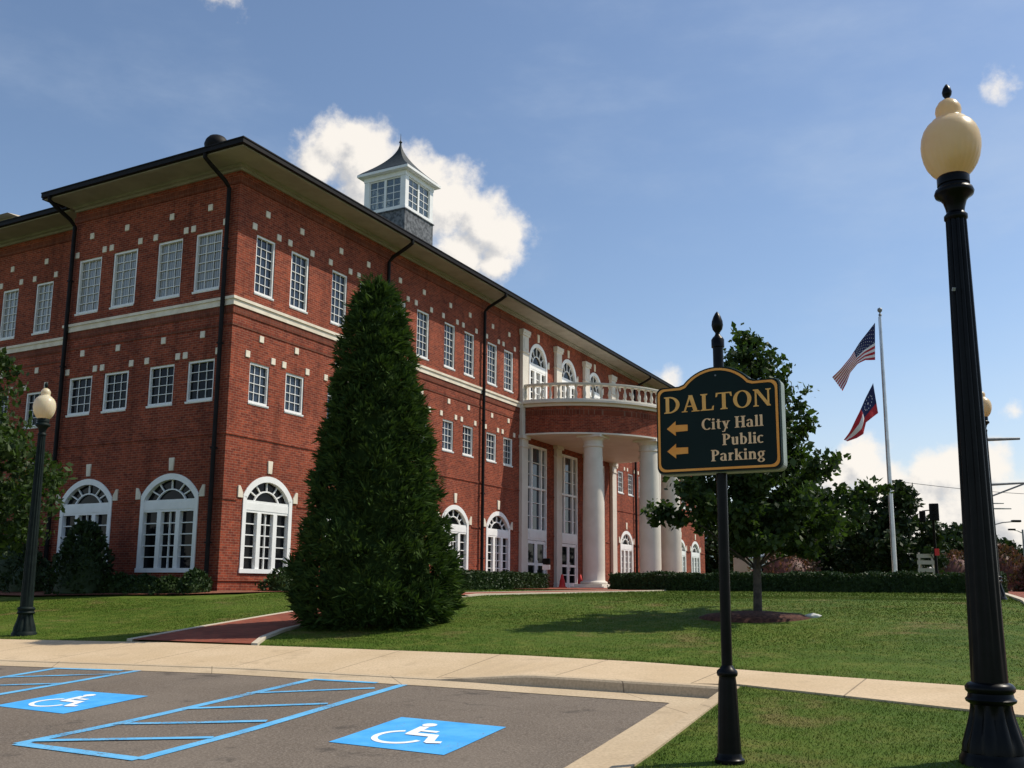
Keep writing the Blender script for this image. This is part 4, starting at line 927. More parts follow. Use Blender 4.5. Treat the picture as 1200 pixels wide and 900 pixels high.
# along the left facade (u = UC - along, s = SC - distance)
gl = 'low shrubs planted along the base of the brick walls'
shrub('tall_shrub', UC - 4.2, SC - 1.3, 1.15, .85, 2.15, 2600, .14, 'tall bushy shrub hiding part of the first arched window from the left', 'tall shrub' and None, 'dleaf', 1)
for i, (a, b, rx, h, lab) in enumerate([(-3.9, -1.0, .62, .5, 'low round shrub right beside the tall bushy shrub'), (-2.9, -.95, .6, .55, 'low shrub under the left half of the arched window just left of the corner'),
        (-1.9, -.95, .62, .52, 'low shrub under the right half of the arched window just left of the corner'), (-.95, -.9, .42, .48, 'small low shrub just left of the building corner'), (-.1, -.75, .34, .66, 'narrow upright shrub at the very corner of the brick building'),
        (1.75, -.1, .95, .72, 'round shrub in front of the arched window right of the corner')]):
    if i < 5: shrub('low_shrub', UC + a, SC + b, rx, .5, h, 1100, .10, lab, gl, 'hedge')
    else: shrub('low_shrub', UC + .95, SC + 2.0, .6, .95, h, 1500, .10, lab, gl, 'hedge')
for i, (a, b, rx, h, lab) in enumerate([(-7.0, -1.0, .8, 1.2, 'leafy shrub enlarged and darkened as shade behind the foot of the left lamp'), (-8.4, -.6, .95, 2.0, 'leafy shrub enlarged and darkened as the deep shade left of the left lamp'), (-9.9, -.5, 1.1, 2.6, 'leafy shrub enlarged and darkened as shade at the left edge under the shade tree'), (-11.5, -.5, 1.1, 2.8, 'leafy shrub enlarged and darkened as shade beyond the left edge under the shade tree')]):
    shrub('shade_shrub', UC + a, SC + b, rx, .7, h, 1000, .13, lab, 'shrubs darkened as shade under the shade tree', 'dleaf')  # shrubs made taller and their leaves darkened to stand in for the tree's shade
mb = MB(); pts = [(UC - 12, SC - 2.0), (UC - 8, SC - 2.3), (UC - 5, SC - 2.5), (UC - 2.5, SC - 1.75), (UC, SC - 1.35), (UC + 1.4, SC - .6), (UC + 1.9, SC + 3), (UC + 1.3, SC + 4.2), (UC + .05, SC + 4.3), (UC + .05, SC), (UC - .1, SC - .05), (UC - 12, SC - .05)]
mb.add([(u, s, H(s) + .05) for u, s in pts], [tuple(range(len(pts)))]); bm_ = mb.build('mulch_bed', M['redmulch'], **SITE); tag(bm_, kind='stuff')

def hedge(name, p0, p1, w, h, n, leaf, label):
    """clipped hedge from p0 to p1 (u,s)"""
    a, b = Vector(p0), Vector(p1); L = (b - a).length; ang = math.atan2((b - a).y, (b - a).x)
    z0 = H((a.y + b.y) / 2); o_loc = world((a.x + b.x) / 2, (a.y + b.y) / 2, z0)
    t = tag(empty(name, o_loc, ang - YAW), label, 'hedge')
    core = MB(); k = .05; nx = max(4, int(L / .6))
    for i in range(nx):
        x0, x1 = -L / 2 + L * i / nx + (k if i == 0 else 0), -L / 2 + L * (i + 1) / nx - (k if i == nx - 1 else 0)
        core.quad((x0, -w / 2 + k, 0), (x1, -w / 2 + k, 0), (x1, -w / 2 + k, h - k), (x0, -w / 2 + k, h - k)); core.quad((x0, w / 2 - k, 0), (x1, w / 2 - k, 0), (x1, w / 2 - k, h - k), (x0, w / 2 - k, h - k)); core.quad((x0, -w / 2 + k, h - k), (x1, -w / 2 + k, h - k), (x1, w / 2 - k, h - k), (x0, w / 2 - k, h - k))
    for x in (-L / 2 + k, L / 2 - k): core.quad((x, -w / 2 + k, 0), (x, w / 2 - k, 0), (x, w / 2 - k, h - k), (x, -w / 2 + k, h - k))
    n1 = int(n * h / (2 * h + w)); X = lambda m: rng.uniform(-L / 2, L / 2, m)
    f = np.concatenate([np.stack([X(n1), np.full(n1, -w / 2), rng.uniform(0, h, n1)], 1), np.stack([X(n1), np.full(n1, w / 2), rng.uniform(0, h, n1)], 1), np.stack([X(n - 2 * n1), rng.uniform(-w / 2, w / 2, n - 2 * n1), np.full(n - 2 * n1, h)], 1),
                        np.stack([np.repeat([-L / 2, L / 2], 150), rng.uniform(-w / 2, w / 2, 300), rng.uniform(0, h, 300)], 1)])
    f += rng.normal(size=f.shape) * .03; f[:, 2] += .035 * np.sin(f[:, 0] * 2.3) + .025 * np.sin(f[:, 0] * 5.1 + 1)
    quads_obj('foliage', rand_quads(f, leaf, leaf * .6, None, .2), M['hedge'], t, extra=core); return t
hedge('hedge', (UC + 6.7, SC + 13.9), (UC + 20.1, SC + 14.2), 1.1, .62, 24000, .08, 'long low clipped hedge running across the lawn behind the sign')
hedge('hedge', (UC + 2.5, SC + 9.3), (UC + 2.9, SC + 15.1), .9, .62, 9000, .08, 'short low clipped hedge beside the entrance, right of the big conifer')

# ---- grass blades on the lawns
def blades():
    V = []
    def area(n, u0, u1, s0, s1, ln, wd, test):
        u = rng.uniform(u0, u1, n); s = rng.uniform(s0, s1, n); k = np.array([test(a, b) for a, b in zip(u, s)]); u, s = u[k], s[k]; m = len(u)
        z = np.interp(s, *HK) - .01; L = ln * rng.uniform(.5, 1.3, m); a = rng.uniform(0, 2 * math.pi, m); tilt = rng.uniform(.3, 1.4, m) * L; b = rng.uniform(0, 2 * math.pi, m)
        base = np.stack([u, s, z], 1); wv = np.stack([np.cos(a) * wd, np.sin(a) * wd, np.zeros(m)], 1); tip = base + np.stack([np.cos(b) * tilt, np.sin(b) * tilt, L], 1)
        V.append(np.stack([base - wv, base + wv, tip], 1))
    isl_t = lambda u, s: (u > ub(s) + .185) and s < pfront(u) - .01
    area(80000, -2.75, 2.6, 5.2, 10.2, .022, .004, isl_t)
    area(5000, -2.75, -1.9, 5.2, 10.2, .03, .004, lambda u, s: isl_t(u, s) and u < ub(s) + .3)
    fp = lambda u, s: not (np.interp(s, [11.4, 13.4, 16.5], [-13.5, -13.7, -13.95]) < u < np.interp(s, [11.4, 13.4, 16.5], [-10.55, -11.5, -12.0]))
    ml = lambda u, s: ((u + 4.23) / 1.05) ** 2 + ((s - 17.2) / 1.0) ** 2 > 1
    lt = lambda u, s: s > back(u) + .01 and fp(u, s) and ml(u, s) and not (us_street(u, s))
    def us_street(u, s): return u > np.interp(s, [ln[0][1], ln[-1][1]], [ln[0][0], ln[-1][0]]) - .02
    area(190000, -24, 1, 10.5, 16.5, .022, .006, lt); area(190000, -25, 2, 16.5, 25, .024, .008, lambda u, s: lt(u, s) and not (u < UC + 2 and s > SC - 2.2)); area(22000, -19, 2, 25, 34.3, .045, .014, lambda u, s: fp(u, 16.5) and u > UC + 2)
    # longer tufts along the pavement edges
    area(16000, -18, .5, 10.6, 12.2, .055, .006, lambda u, s: lt(u, s) and s < back(u) + .14)
    o = quads_obj('lawn_grass', np.concatenate(V), M['blade']); o.location = (0, 0, EYE); o.rotation_euler = (0, 0, -YAW); tag(o, 'short mown grass of the lawns round the sidewalk', 'grass', kind='stuff')
blades()

# ------------------------------------------------------------------ street lamps
def make_lamp():
    t = empty('street_lamp')
    p = MB(); fl = dict(flute=10, fdepth=.016)
    p.lathe([(0, -.1), (.215, -.1), (.215, .03), (.20, .05), (.195, .07)], 40)
    p.lathe([(.195, .07), (.19, .12), (.165, .2), (.142, .28), (.13, .34), (.126, .37)], 60, flute=10, fdepth=.022, frange=(.06, .36))
    p.lathe([(.126, .37), (.15, .385), (.155, .40), (.14, .415), (.135, .44), (.15, .455), (.152, .48), (.135, .50), (.112, .51)], 40); p.build('base', M['black'], t, smooth=50)
    s = MB(); s.lathe([(.112, .505)] + [(.112 - .042 * i / 12, 0.51 + 3.175 * i / 12) for i in range(13)], 64, flute=12, fdepth=.012, frange=(.52, 3.7))
    s.lathe([(.066, 3.685), (.078, 3.70), (.078, 3.725), (.064, 3.74), (.06, 3.75)], 32); s.build('post', M['black'], t, smooth=50)
    c = MB(); c.lathe([(.058, 3.74), (.064, 3.78), (.078, 3.83), (.10, 3.86), (.126, 3.875), (.132, 3.895), (.124, 3.92), (.104, 3.93), (.10, 3.95), (.108, 3.955), (.108, 4.01), (.10, 4.02), (0, 4.025)], 36); c.build('capital', M['black'], t, smooth=50)
    g = MB(); g.lathe([(.104, 4.02), (.138, 4.055), (.167, 4.10), (.187, 4.155), (.198, 4.215), (.200, 4.265), (.193, 4.325), (.176, 4.375), (.152, 4.412), (.128, 4.432), (.122, 4.438), (.116, 4.448), (.092, 4.458), (.083, 4.475), (.084, 4.495), (.088, 4.52), (.083, 4.552), (.062, 4.588), (.034, 4.608), (0, 4.614)], 112, flute=28, fdepth=.0035, frange=(4.03, 4.2)); g.build('lamp_globe', M['globe'], t, smooth=80)
    f = MB(); f.lathe([(.0, 4.59), (.022, 4.60), (.014, 4.62), (.03, 4.645), (.034, 4.67), (.026, 4.70), (.01, 4.725), (0, 4.735)], 14); f.build('finial', M['black'], t, smooth=60)
    return t
lamp = make_lamp(); lamp.location = wxy(3.14, 6.43)
b = MB(); b.tube([(-.085, -.065, 3.15), (-.085, -.075, 3.17)], .012, 8); b.build('bolt', M['galv'], lamp)
tag(lamp, 'tall black fluted lamp post with cream acorn globe in the right foreground', 'street lamp', 'acorn globe lamp posts')
l2 = dup(lamp); l2.location = wxy(-8.91, 17.87); l2['label'] = 'dark green acorn globe lamp post at the left by the sidewalk edge'
for ch in l2.children:
    if ch.name.split('.')[0] in ('base', 'post', 'capital', 'finial'): ch.data = ch.data.copy(); ch.data.materials[0] = M['green_iron']
    if ch.name.split('.')[0] == 'lamp_globe': ch.data = ch.data.copy(); ch.data.materials[0] = M['globe_pale']
l3 = dup(lamp); l3.location = wxy(10.53, 21.0); l3['label'] = 'distant acorn globe lamp mostly hidden behind the foreground lamp post'

# ------------------------------------------------------------------ wayfinding sign
SP = wxy(1.45, 6.55); sg = empty('wayfinding_sign', SP, -YAW); tag(sg, 'dark green arched sign reading DALTON City Hall Public Parking on a black post', 'sign')
p = MB(); p.lathe([(0, -.1), (.098, -.1), (.098, .02), (.084, .03), (.078, .06)], 28); p.lathe([(.078, .06), (.060, .50), (.056, .53)], 40, flute=12, fdepth=.006, frange=(.07, .5)); p.lathe([(.056, .53), (.056, .545), (.066, .552), (.070, .568), (.066, .585), (.048, .60), (.036, .62)], 28); p.build('base', M['black'], sg, smooth=45)
p = MB(); p.lathe([(.036, .61), (.036, 2.80)], 24); p.lathe([(.036, 2.80), (.045, 2.805), (.045, 2.86), (.036, 2.875), (.022, 2.89), (.018, 2.90)], 24); p.build('post', M['black'], sg, smooth=45)
p = MB(); p.lathe([(.018, 2.895), (.016, 2.91), (.034, 2.935), (.041, 2.965), (.038, 2.995), (.026, 3.03), (.012, 3.055), (0, 3.068)], 16); p.build('finial', M['black'], sg, smooth=60)
def outline(inset, n=14):
    """arched sign outline in (x,z), z from 0 at the bottom edge"""
    w, h1, r = .432 - inset, .615 - inset, .045; zb = inset; P = []
    def corner(cx, cz, a0, a1, rr=r):
        for i in range(6):
            a = math.radians(a0 + (a1 - a0) * i / 5); P.append((cx + rr * math.cos(a), cz + rr * math.sin(a)))
    corner(w - r, zb + r, -90, 0); corner(w - r, h1 - r, 0, 90)
    hw, rise = .232 - inset * .55, .105; pts = arc_pts(hw, rise, n)
    P.append((hw + .035, h1)); P.append((hw + .012, h1 + .008))
    for x, z in pts[::-1]: P.append((x, h1 + .012 + z))
    P.append((-hw - .012, h1 + .008)); P.append((-hw - .035, h1))
    corner(-w + r, h1 - r, 90, 180); corner(-w + r, zb + r, 180, 270); return P
Z0 = 1.915
def plate(name, inset, y0, y1, m): 
    mb = MB(); mb.prism([(x, z + Z0) for x, z in outline(inset)], y0, y1); return mb.build(name, m, sg)
pn = plate('sign_panel', 0, -.085, -.055, M['sgreen']); pe = plate('sign_frame', -.006, -.054, .054, M['signedge']); pb = plate('sign_back_panel', 0, .055, .085, M['sgreen'])
def rim(inset0, inset1, y, m):
    a, b = outline(inset0), outline(inset1); n = len(a); mb = MB()
    for i in range(n):
        j = (i + 1) % n; mb.quad((a[i][0], y, a[i][1] + Z0), (a[j][0], y, a[j][1] + Z0), (b[j][0], y, b[j][1] + Z0), (b[i][0], y, b[i][1] + Z0))
        mb.quad((a[i][0], y, a[i][1] + Z0), (a[j][0], y, a[j][1] + Z0), (a[j][0], y + .004, a[j][1] + Z0), (a[i][0], y + .004, a[i][1] + Z0))
    return mb.build('border_line', m, sg)
rim(.011, .027, -.0895, M['copper'])
# serif letters, each glyph a set of flat strokes one unit high
class GL:
    def __init__(s): s.p = []
    def rect(s, x0, x1, y0, y1): s.p.append([(x0, y0), (x1, y0), (x1, y1), (x0, y1)])
    def poly(s, *P): s.p.append(list(P))
    def stem(s, x, y0, y1, w=.17, sf='tb', sw=.09):
        s.rect(x, x + w, y0, y1)
        if 'b' in sf: s.poly((x - sw, y0), (x + w + sw, y0), (x + w + sw, y0 + .045), (x + w, y0 + .09), (x, y0 + .09), (x - sw, y0 + .045))
        if 't' in sf: s.poly((x - sw, y1), (x - sw, y1 - .045), (x, y1 - .09), (x + w, y1 - .09), (x + w + sw, y1 - .045), (x + w + sw, y1))
        if 'l' in sf: s.poly((x - sw, y1 - .05), (x, y1 - .1), (x + .02, y1))
    def bowl(s, cx, cy, rx, ry, wx, wy, a0, a1, n=22):
        for i in range(n):
            q = [math.radians(a0 + (a1 - a0) * k / n) for k in (i, i + 1)]
            s.p.append([(cx + rx * math.cos(q[0]), cy + ry * math.sin(q[0])), (cx + rx * math.cos(q[1]), cy + ry * math.sin(q[1])), (cx + (rx - wx) * math.cos(q[1]), cy + (ry - wy) * math.sin(q[1])), (cx + (rx - wx) * math.cos(q[0]), cy + (ry - wy) * math.sin(q[0]))])
    def diag(s, x0, y0, x1, y1, w): s.p.append([(x0, y0), (x0 + w, y0), (x1 + w, y1), (x1, y1)])
def glyph(c):
    g = GL(); X = .68
    if c == 'D': g.stem(.09, 0, 1); g.bowl(.26, .5, .56, .5, .18, .07, -90, 90); g.rect(.2, .28, 0, .07); g.rect(.2, .28, .93, 1); w = .88
    elif c == 'A': g.diag(.10, .05, .40, 1, .08); g.diag(.62, .05, .36, 1, .19); g.rect(.22, .68, .30, .37); g.rect(0, .28, 0, .055); g.rect(.52, .92, 0, .055); w = .92
    elif c == 'L': g.stem(.09, 0, 1); g.rect(.2, .66, 0, .07); g.poly((.58, .07), (.66, .07), (.68, .28), (.62, .22)); w = .72
    elif c == 'T': g.stem(.33, 0, 1, .17, 'b'); g.rect(.02, .80, .93, 1); g.poly((.02, .93), (.1, .93), (.05, .76), (0, .74)); g.poly((.80, .93), (.72, .93), (.77, .76), (.82, .74)); w = .83
    elif c == 'O': g.bowl(.45, .5, .45, .52, .18, .06, 0, 360, 40); w = .92
    elif c == 'N': g.stem(.10, 0, 1, .07, 'bt'); g.stem(.72, 0, 1, .07, 't'); g.diag(.72 - .02, 0, .08, 1, .17); w = .92
    elif c == 'C': g.bowl(.44, .5, .44, .52, .17, .07, 50, 312, 34); g.poly((.70, .80), (.76, .98), (.72, .98), (.60, .86)); w = .76
    elif c == 'H': g.stem(.09, 0, 1); g.stem(.60, 0, 1); g.rect(.2, .65, .47, .54); w = .88
    elif c == 'P': g.stem(.09, 0, 1); g.bowl(.26, .73, .40, .27, .16, .06, -90, 90); g.rect(.2, .28, .46, .52); g.rect(.2, .28, .94, 1); w = .68
    elif c == 'i': g.stem(.08, 0, X, .15, 'bl', .07); g.bowl(.155, .88, .095, .095, .095, .095, 0, 360, 14); w = .32
    elif c == 'l': g.stem(.08, 0, 1, .15, 'bl', .07); w = .32
    elif c == 't': g.stem(.12, .06, .88, .15, ''); g.rect(.02, .40, X - .06, X); g.bowl(.30, .14, .18, .14, .12, .06, 180, 300, 10); w = .43
    elif c == 'y': g.diag(.30, 0, .06, X, .17); g.diag(.14, -.28, .50, X, .08); g.rect(0, .30, X - .05, X); g.rect(.42, .66, X - .05, X); g.bowl(.1, -.22, .1, .08, .08, .06, 180, 360, 8); w = .64
    elif c == 'a': g.stem(.36, 0, .5, .15, 'b', .05); g.bowl(.27, .47, .24, .21, .15, .07, 0, 165, 14); g.bowl(.25, .19, .22, .20, .14, .06, 90, 300, 16); w = .62
    elif c == 'u': g.stem(.09, .12, X, .15, 'l', .07); g.stem(.43, 0, X, .15, 'l', .07); g.bowl(.27, .19, .18, .21, .12, .08, 180, 320, 12); w = .68
    elif c == 'b': g.stem(.06, 0, 1, .15, 'l', .07); g.bowl(.30, .34, .29, .35, .15, .06, -125, 125, 24); w = .64
    elif c == 'c': g.bowl(.29, .34, .29, .35, .15, .07, 48, 312, 24); w = .54
    elif c == 'r': g.stem(.08, 0, X, .15, 'bl', .07); g.bowl(.34, .44, .17, .24, .11, .09, 45, 170, 12); w = .48
    elif c == 'k': g.stem(.07, 0, 1, .15, 'bl', .06); g.diag(.20, .30, .44, X - .03, .08); g.diag(.47, .03, .27, .42, .15); g.rect(.38, .66, X - .05, X); g.rect(.40, .70, 0, .05); w = .68
    elif c == 'n': g.stem(.08, 0, X, .15, 'bl', .06); g.stem(.44, 0, .45, .15, 'b', .06); g.bowl(.38, .42, .21, .26, .15, .09, 0, 150, 14); w = .70
    elif c == 'g': g.bowl(.27, .42, .25, .26, .14, .06, 0, 360, 24); g.bowl(.28, -.10, .28, .19, .13, .06, 0, 360, 24); g.rect(.44, .60, .60, .67); g.poly((.12, .2), (.2, .2), (.26, .06), (.14, .06)); w = .60
    else: w = .32
    return g.p, w
def text(s, x0, x1, z, cap, m, name='lettering', align='fit'):
    W = sum(glyph(c)[1] + .07 for c in s) - .07; sx = (x1 - x0) / W; x = x0; par = None
    for c in s:
        P, w = glyph(c)
        if P:
            mb = MB(); 
            kk_ = 0
            for dx_ in ((0, .05) if cap < .1 else (0, .025)):
                for q in P: kk_ += 1; mb.add([(x + (px + dx_) * sx, -.0885 - .00004 * kk_, z + pz * cap) for px, pz in q], [tuple(range(len(q)))])
            o = mb.build(name, m, pn, fixn=False)
        x += (w + .07) * sx
text('DALTON', -.375, .380, 2.345 - .003, .118, M['gold']); text('City Hall', -.105, .318, 2.207, .078, M['pale']); text('Public', .036, .318, 2.092, .078, M['pale']); text('Parking', -.045, .322, 1.985, .078, M['pale'])
for z in (2.231, 2.071):
    mb = MB(); mb.prism([(-.357, z), (-.293, z + .052), (-.293, z + .024), (-.206, z + .022), (-.206, z - .022), (-.293, z - .024), (-.293, z - .052)], -.0895, -.086); mb.build('arrow', M['copper'], pn)
mb = MB(); mb.lathe([(0, 0), (.006, 0), (.006, .004), (0, .005)], 10); b_ = mb.build('bolt', M['galv'], pn, (0, -.085, 2.585)); b_.rotation_euler = (math.pi / 2, 0, 0)

# ------------------------------------------------------------------ flagpole and flags
fpx = [14.74, 37.0]; FZ = H(us(*fpx)[1]); fp = empty('flagpole', wxy(*fpx)); tag(fp, 'tall pale metal flagpole rising from behind the long hedge', 'flagpole')
mb = MB(); mb.lathe([(.10, -.2), (.10, .4), (.085, 4), (.06, 8), (.04, 10.9)], 16); mb.build('pole', M['pole'], fp, smooth=60)
mb = MB(); mb.lathe([(0, 10.88), (.06, 10.9), (.06, 10.98), (.03, 11.0), (.03, 11.05), (.085, 11.1), (.095, 11.16), (.08, 11.22), (0, 11.26)], 16); mb.build('truck', M['galv'], fp, smooth=60)
mb = MB(); mb.tube([(-.09, -.06, 1.2), (-.10, -.06, 5), (-.09, -.06, 10.85)], .012, 5); mb.build('halyard', M['galv'], fp)
mb = MB(); mb.lathe([(.17, -.1), (.17, .12), (.12, .2), (.10, .22)], 18); mb.build('flash_collar', M['pole'], fp, smooth=40)
def flag(name, label, top, bot, folds, paint, stars):
    """top/bot: lists of (x,z) for the upper and lower edge from hoist to fly, hanging in the light wind"""
    nu, nv = 66, 39; sam = lambda P, u: (np.interp(u, np.linspace(0, 1, len(P)), [q[0] for q in P]), np.interp(u, np.linspace(0, 1, len(P)), [q[1] for q in P]))
    def pt(u, v):
        a, b = sam(top, u), sam(bot, u); k = v
        x, z = a[0] + (b[0] - a[0]) * k, a[1] + (b[1] - a[1]) * k
        y = folds * u * (math.sin(7 * u + 3 * v) + .5 * math.sin(13 * u - 5 * v)) - .25 * u
        return (x, y, z)
    mb = MB(); G = [[pt(i / nu, j / nv) for j in range(nv + 1)] for i in range(nu + 1)]
    for i in range(nu + 1):
        for j in range(nv + 1): mb.v.append(G[i][j])
    for i in range(nu):
        for j in range(nv): mb.f.append((i * (nv + 1) + j, (i + 1) * (nv + 1) + j, (i + 1) * (nv + 1) + j + 1, i * (nv + 1) + j + 1)); mb.mi.append(paint((i + .5) / nu, (j + .5) / nv))
    for (u, v, r) in stars:
        c = Vector(pt(u, v)); du = (Vector(pt(u + .01, v)) - c).normalized(); dv = (Vector(pt(u, v + .01)) - c).normalized(); nn = du.cross(dv).normalized()
        for sgn in (1, -1):
            vs = []
            for k in range(10):
                a = math.pi * k / 5 - math.pi / 2; rr = r if k % 2 == 0 else r * .42; vs.append(c + du * rr * math.cos(a) + dv * rr * math.sin(a) + nn * .006 * sgn)
            mb.add(vs, [tuple(range(10))], 1)
    o = mb.build(name, [M['fred'], M['fwhite'], M['navy']], None, (fpx[0], fpx[1], EYE), smooth=180, fixn=False); tag(o, label, 'flag', 'flags on the pole'); return o
def us_paint(u, v):
    if u < .4 and v < 7 / 13: return 2
    return 0 if int(v * 13) % 2 == 0 else 1
st = [(.4 * (i + .5 + (.5 if j % 2 else 0)) / 6.2 , 7 / 13 * (j + .6) / 9.3, .024) for j in range(9) for i in range(6 - j % 2)]
flag('national_flag', 'american flag with stars and stripes flying at the top of the pole', [(-.22, 10.59), (-.9, 9.75), (-1.35, 9.1), (-1.75, 8.65), (-2.1, 8.3)], [(-.30, 9.05), (-.72, 9.02), (-1.05, 8.86), (-1.35, 8.5), (-1.55, 8.05), (-1.75, 7.72)], .10, us_paint, st)
def ga_paint(u, v):
    if u < .42 and v < 2 / 3: return 2
    return 1 if 1 / 3 <= v < 2 / 3 else 0
st = [(.21 + .12 * math.cos(a), .33 + .19 * math.sin(a), 0.035) for a in [2 * math.pi * i / 13 for i in range(13)]] + [(.21, .33, .06)]
flag('state_flag', 'red and white state flag with dark blue canton hanging below the american flag', [(-.43, 8.11), (-.8, 7.45), (-1.11, 6.87), (-1.5, 6.2), (-1.76, 5.8)], [(-.30, 6.9), (-.58, 6.7), (-.84, 6.5), (-.95, 6.05), (-1.25, 5.87), (-1.66, 5.72)], .12, ga_paint, st)

# ------------------------------------------------------------------ small things by the entrance
def cone(t_, w_, label):
    s, u = SC + t_, UC + w_; c = empty('traffic_cone', world(u, s, H(s) + .045)); tag(c, label, 'traffic cone', 'red cones by the doors')
    mb = MB(); mb.lathe([(.17, .03), (.05, .60), (.03, .62), (0, .62)], 20); mb.build('cone', M['conered'], c, smooth=40)
    mb = MB(); mb.box(-.22, .22, -.22, .22, 0, .035); mb.build('foot', M['conered'], c, bevel=.01)
    mb = MB(); mb.lathe([(.135, .25), (.105, .38)], 20); mb.lathe([(.137, .25), (.139, .25), (.109, .38), (.107, .38)], 20); mb.build('band', M['conered'], c)
def bl(x, y): u, s = us(x, y); return s - SC, u - UC
cone(*bl(2.42, 45.4), 'red traffic cone left of the entrance door nearest the big column'); cone(*bl(3.30, 45.9), 'red traffic cone beside the foot of the big front column')
c = tag(empty('notice_post', wxy(1.52, 41.0), -YAW), 'small white notice plate on a short post at the end of the short hedge', 'sign')
mb = MB(); mb.tube([(0, 0, -.1), (0, 0, 1.15)], .03, 8); mb.build('post', M['galv'], c)
mb = MB(); mb.box(-.18, .18, -.05, -.031, .82, 1.02); mb.build('plate', M['white'], c)
mb = MB(); mb.box(-.17, .17, -.05, .04, 1.04, 1.3); mb.build('box', M['black'], c, bevel=.03)

# ------------------------------------------------------------------ beyond the hedge
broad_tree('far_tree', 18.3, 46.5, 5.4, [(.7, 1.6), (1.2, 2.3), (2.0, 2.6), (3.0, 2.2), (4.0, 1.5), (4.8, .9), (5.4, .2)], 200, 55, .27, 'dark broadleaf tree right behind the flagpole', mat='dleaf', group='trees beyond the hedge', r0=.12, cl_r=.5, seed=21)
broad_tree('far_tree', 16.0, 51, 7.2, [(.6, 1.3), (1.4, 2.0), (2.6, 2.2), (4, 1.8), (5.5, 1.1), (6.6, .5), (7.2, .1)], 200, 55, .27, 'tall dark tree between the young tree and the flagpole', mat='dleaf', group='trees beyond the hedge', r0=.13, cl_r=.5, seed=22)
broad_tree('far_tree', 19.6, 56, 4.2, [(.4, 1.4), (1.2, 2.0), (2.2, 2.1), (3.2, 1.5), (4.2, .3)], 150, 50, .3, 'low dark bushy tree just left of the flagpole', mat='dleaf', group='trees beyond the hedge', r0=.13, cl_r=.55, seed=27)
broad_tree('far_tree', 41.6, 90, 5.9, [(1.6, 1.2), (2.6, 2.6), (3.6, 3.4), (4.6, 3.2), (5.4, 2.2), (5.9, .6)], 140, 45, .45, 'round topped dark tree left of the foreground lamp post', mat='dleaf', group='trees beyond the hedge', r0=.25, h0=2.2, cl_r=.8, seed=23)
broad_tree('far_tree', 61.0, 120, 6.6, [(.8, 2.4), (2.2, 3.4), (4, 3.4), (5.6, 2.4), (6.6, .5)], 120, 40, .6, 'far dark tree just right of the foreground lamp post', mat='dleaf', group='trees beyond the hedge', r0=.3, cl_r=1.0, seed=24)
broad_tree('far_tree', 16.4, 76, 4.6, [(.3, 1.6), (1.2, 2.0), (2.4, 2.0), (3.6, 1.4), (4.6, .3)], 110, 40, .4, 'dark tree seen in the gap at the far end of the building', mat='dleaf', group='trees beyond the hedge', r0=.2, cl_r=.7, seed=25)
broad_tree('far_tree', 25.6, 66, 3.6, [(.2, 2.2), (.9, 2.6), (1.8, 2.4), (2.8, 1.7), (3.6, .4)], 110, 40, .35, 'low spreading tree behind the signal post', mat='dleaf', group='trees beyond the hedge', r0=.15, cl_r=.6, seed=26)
for i, (x, y, r, h, lab) in enumerate([(13.3, 46.5, 1.7, 2.0, 'red flowering bush behind the hedge beside the trunk of the young tree'), (27.7, 60, 1.9, 2.5, 'red flowering bush behind the hedge left of the foreground lamp post'), (20.9, 41, 1.0, 2.0, 'red flowering bush at the street side right of the foreground lamp post'), (19.6, 36, .75, 1.2, 'small red flowering bush at the right end of the long hedge')]):
    u, s = us(x, y); shrub('flowering_bush', u, s, r, r * .9, h, 1500, .17, lab, 'red flowering bushes', 'myrtle')
def far_house(x, y, w, d, h, rz, label, wall, rh=1.6, zb=None):
    t = tag(empty('house', wxy(x, y, zb), rz), label, 'house', 'far houses'); mb = MB(); mb.box(-w / 2, w / 2, -d / 2, d / 2, -.5, h); mb.build('wall', M[wall], t)
    mb = MB(); mb.prism([(-w / 2 - .4, h), (w / 2 + .4, h), (0, h + rh)], -d / 2 - .4, d / 2 + .4); mb.build('roof', M['galv'], t)
    for k in range(3):
        f = MB(); x0 = -w / 2 + w * (k + .5) / 3; f.box(x0 - .6, x0 + .6, -d / 2 - .06, -d / 2 - .005, h * .3, h * .75); fo = f.build('window', M['glass'], t)
    return t
far_house(22.6, 110, 9, 8, 4.2, .2, 'pale far house behind the gap at the end of the building', 'white', 2.2)
far_house(28.4, 80, 7, 6, 2.2, .1, 'low white building behind the hedge left of the flagpole', 'white', .5)
far_house(22.3, 82, 3.5, 4, 2.6, .1, 'small white hut behind the red flowering bush', 'white', .9)
t = tag(empty('stone_pylon', wxy(14.35, 60), -.2), 'cream rendered upright slab standing behind the hedge right of the sign post', 'pylon')
mb = MB(); mb.add([(-.48, -.2, -.2), (.48, -.2, -.2), (.48, .2, -.2), (-.48, .2, -.2), (-.46, -.2, 2.75), (.46, -.2, 2.55), (.46, .2, 2.55), (-.46, .2, 2.75)], [(0, 3, 2, 1), (4, 5, 6, 7), (0, 1, 5, 4), (1, 2, 6, 5), (2, 3, 7, 6), (3, 0, 4, 7)]); mb.build('slab', M['cream'], t, bevel=.02); mb = MB(); mb.box(-.62, .62, -.32, .32, -.2, .1); mb.build('plinth', M['stone'], t)
mb = MB(); mb.box(.12, .28, -.225, -.201, 2.0, 2.22); mb.build('plaque', M['signedge'], t)
t = tag(empty('barricade', wxy(18.95, 44.0), -.3), 'pale slatted A frame barricade standing behind the long hedge', 'barricade')
for s_ in (-1, 1):
    mb = MB(); mb.tube([(s_ * .34, -.42, -.05), (s_ * .26, 0, 1.75)], .045, 6); mb.build('leg', M['cream'], t); mb = MB(); mb.tube([(s_ * .34 + .28, .42, -.05), (s_ * .26, .0, 1.72)], .035, 6); mb.build('leg', M['cream'], t)
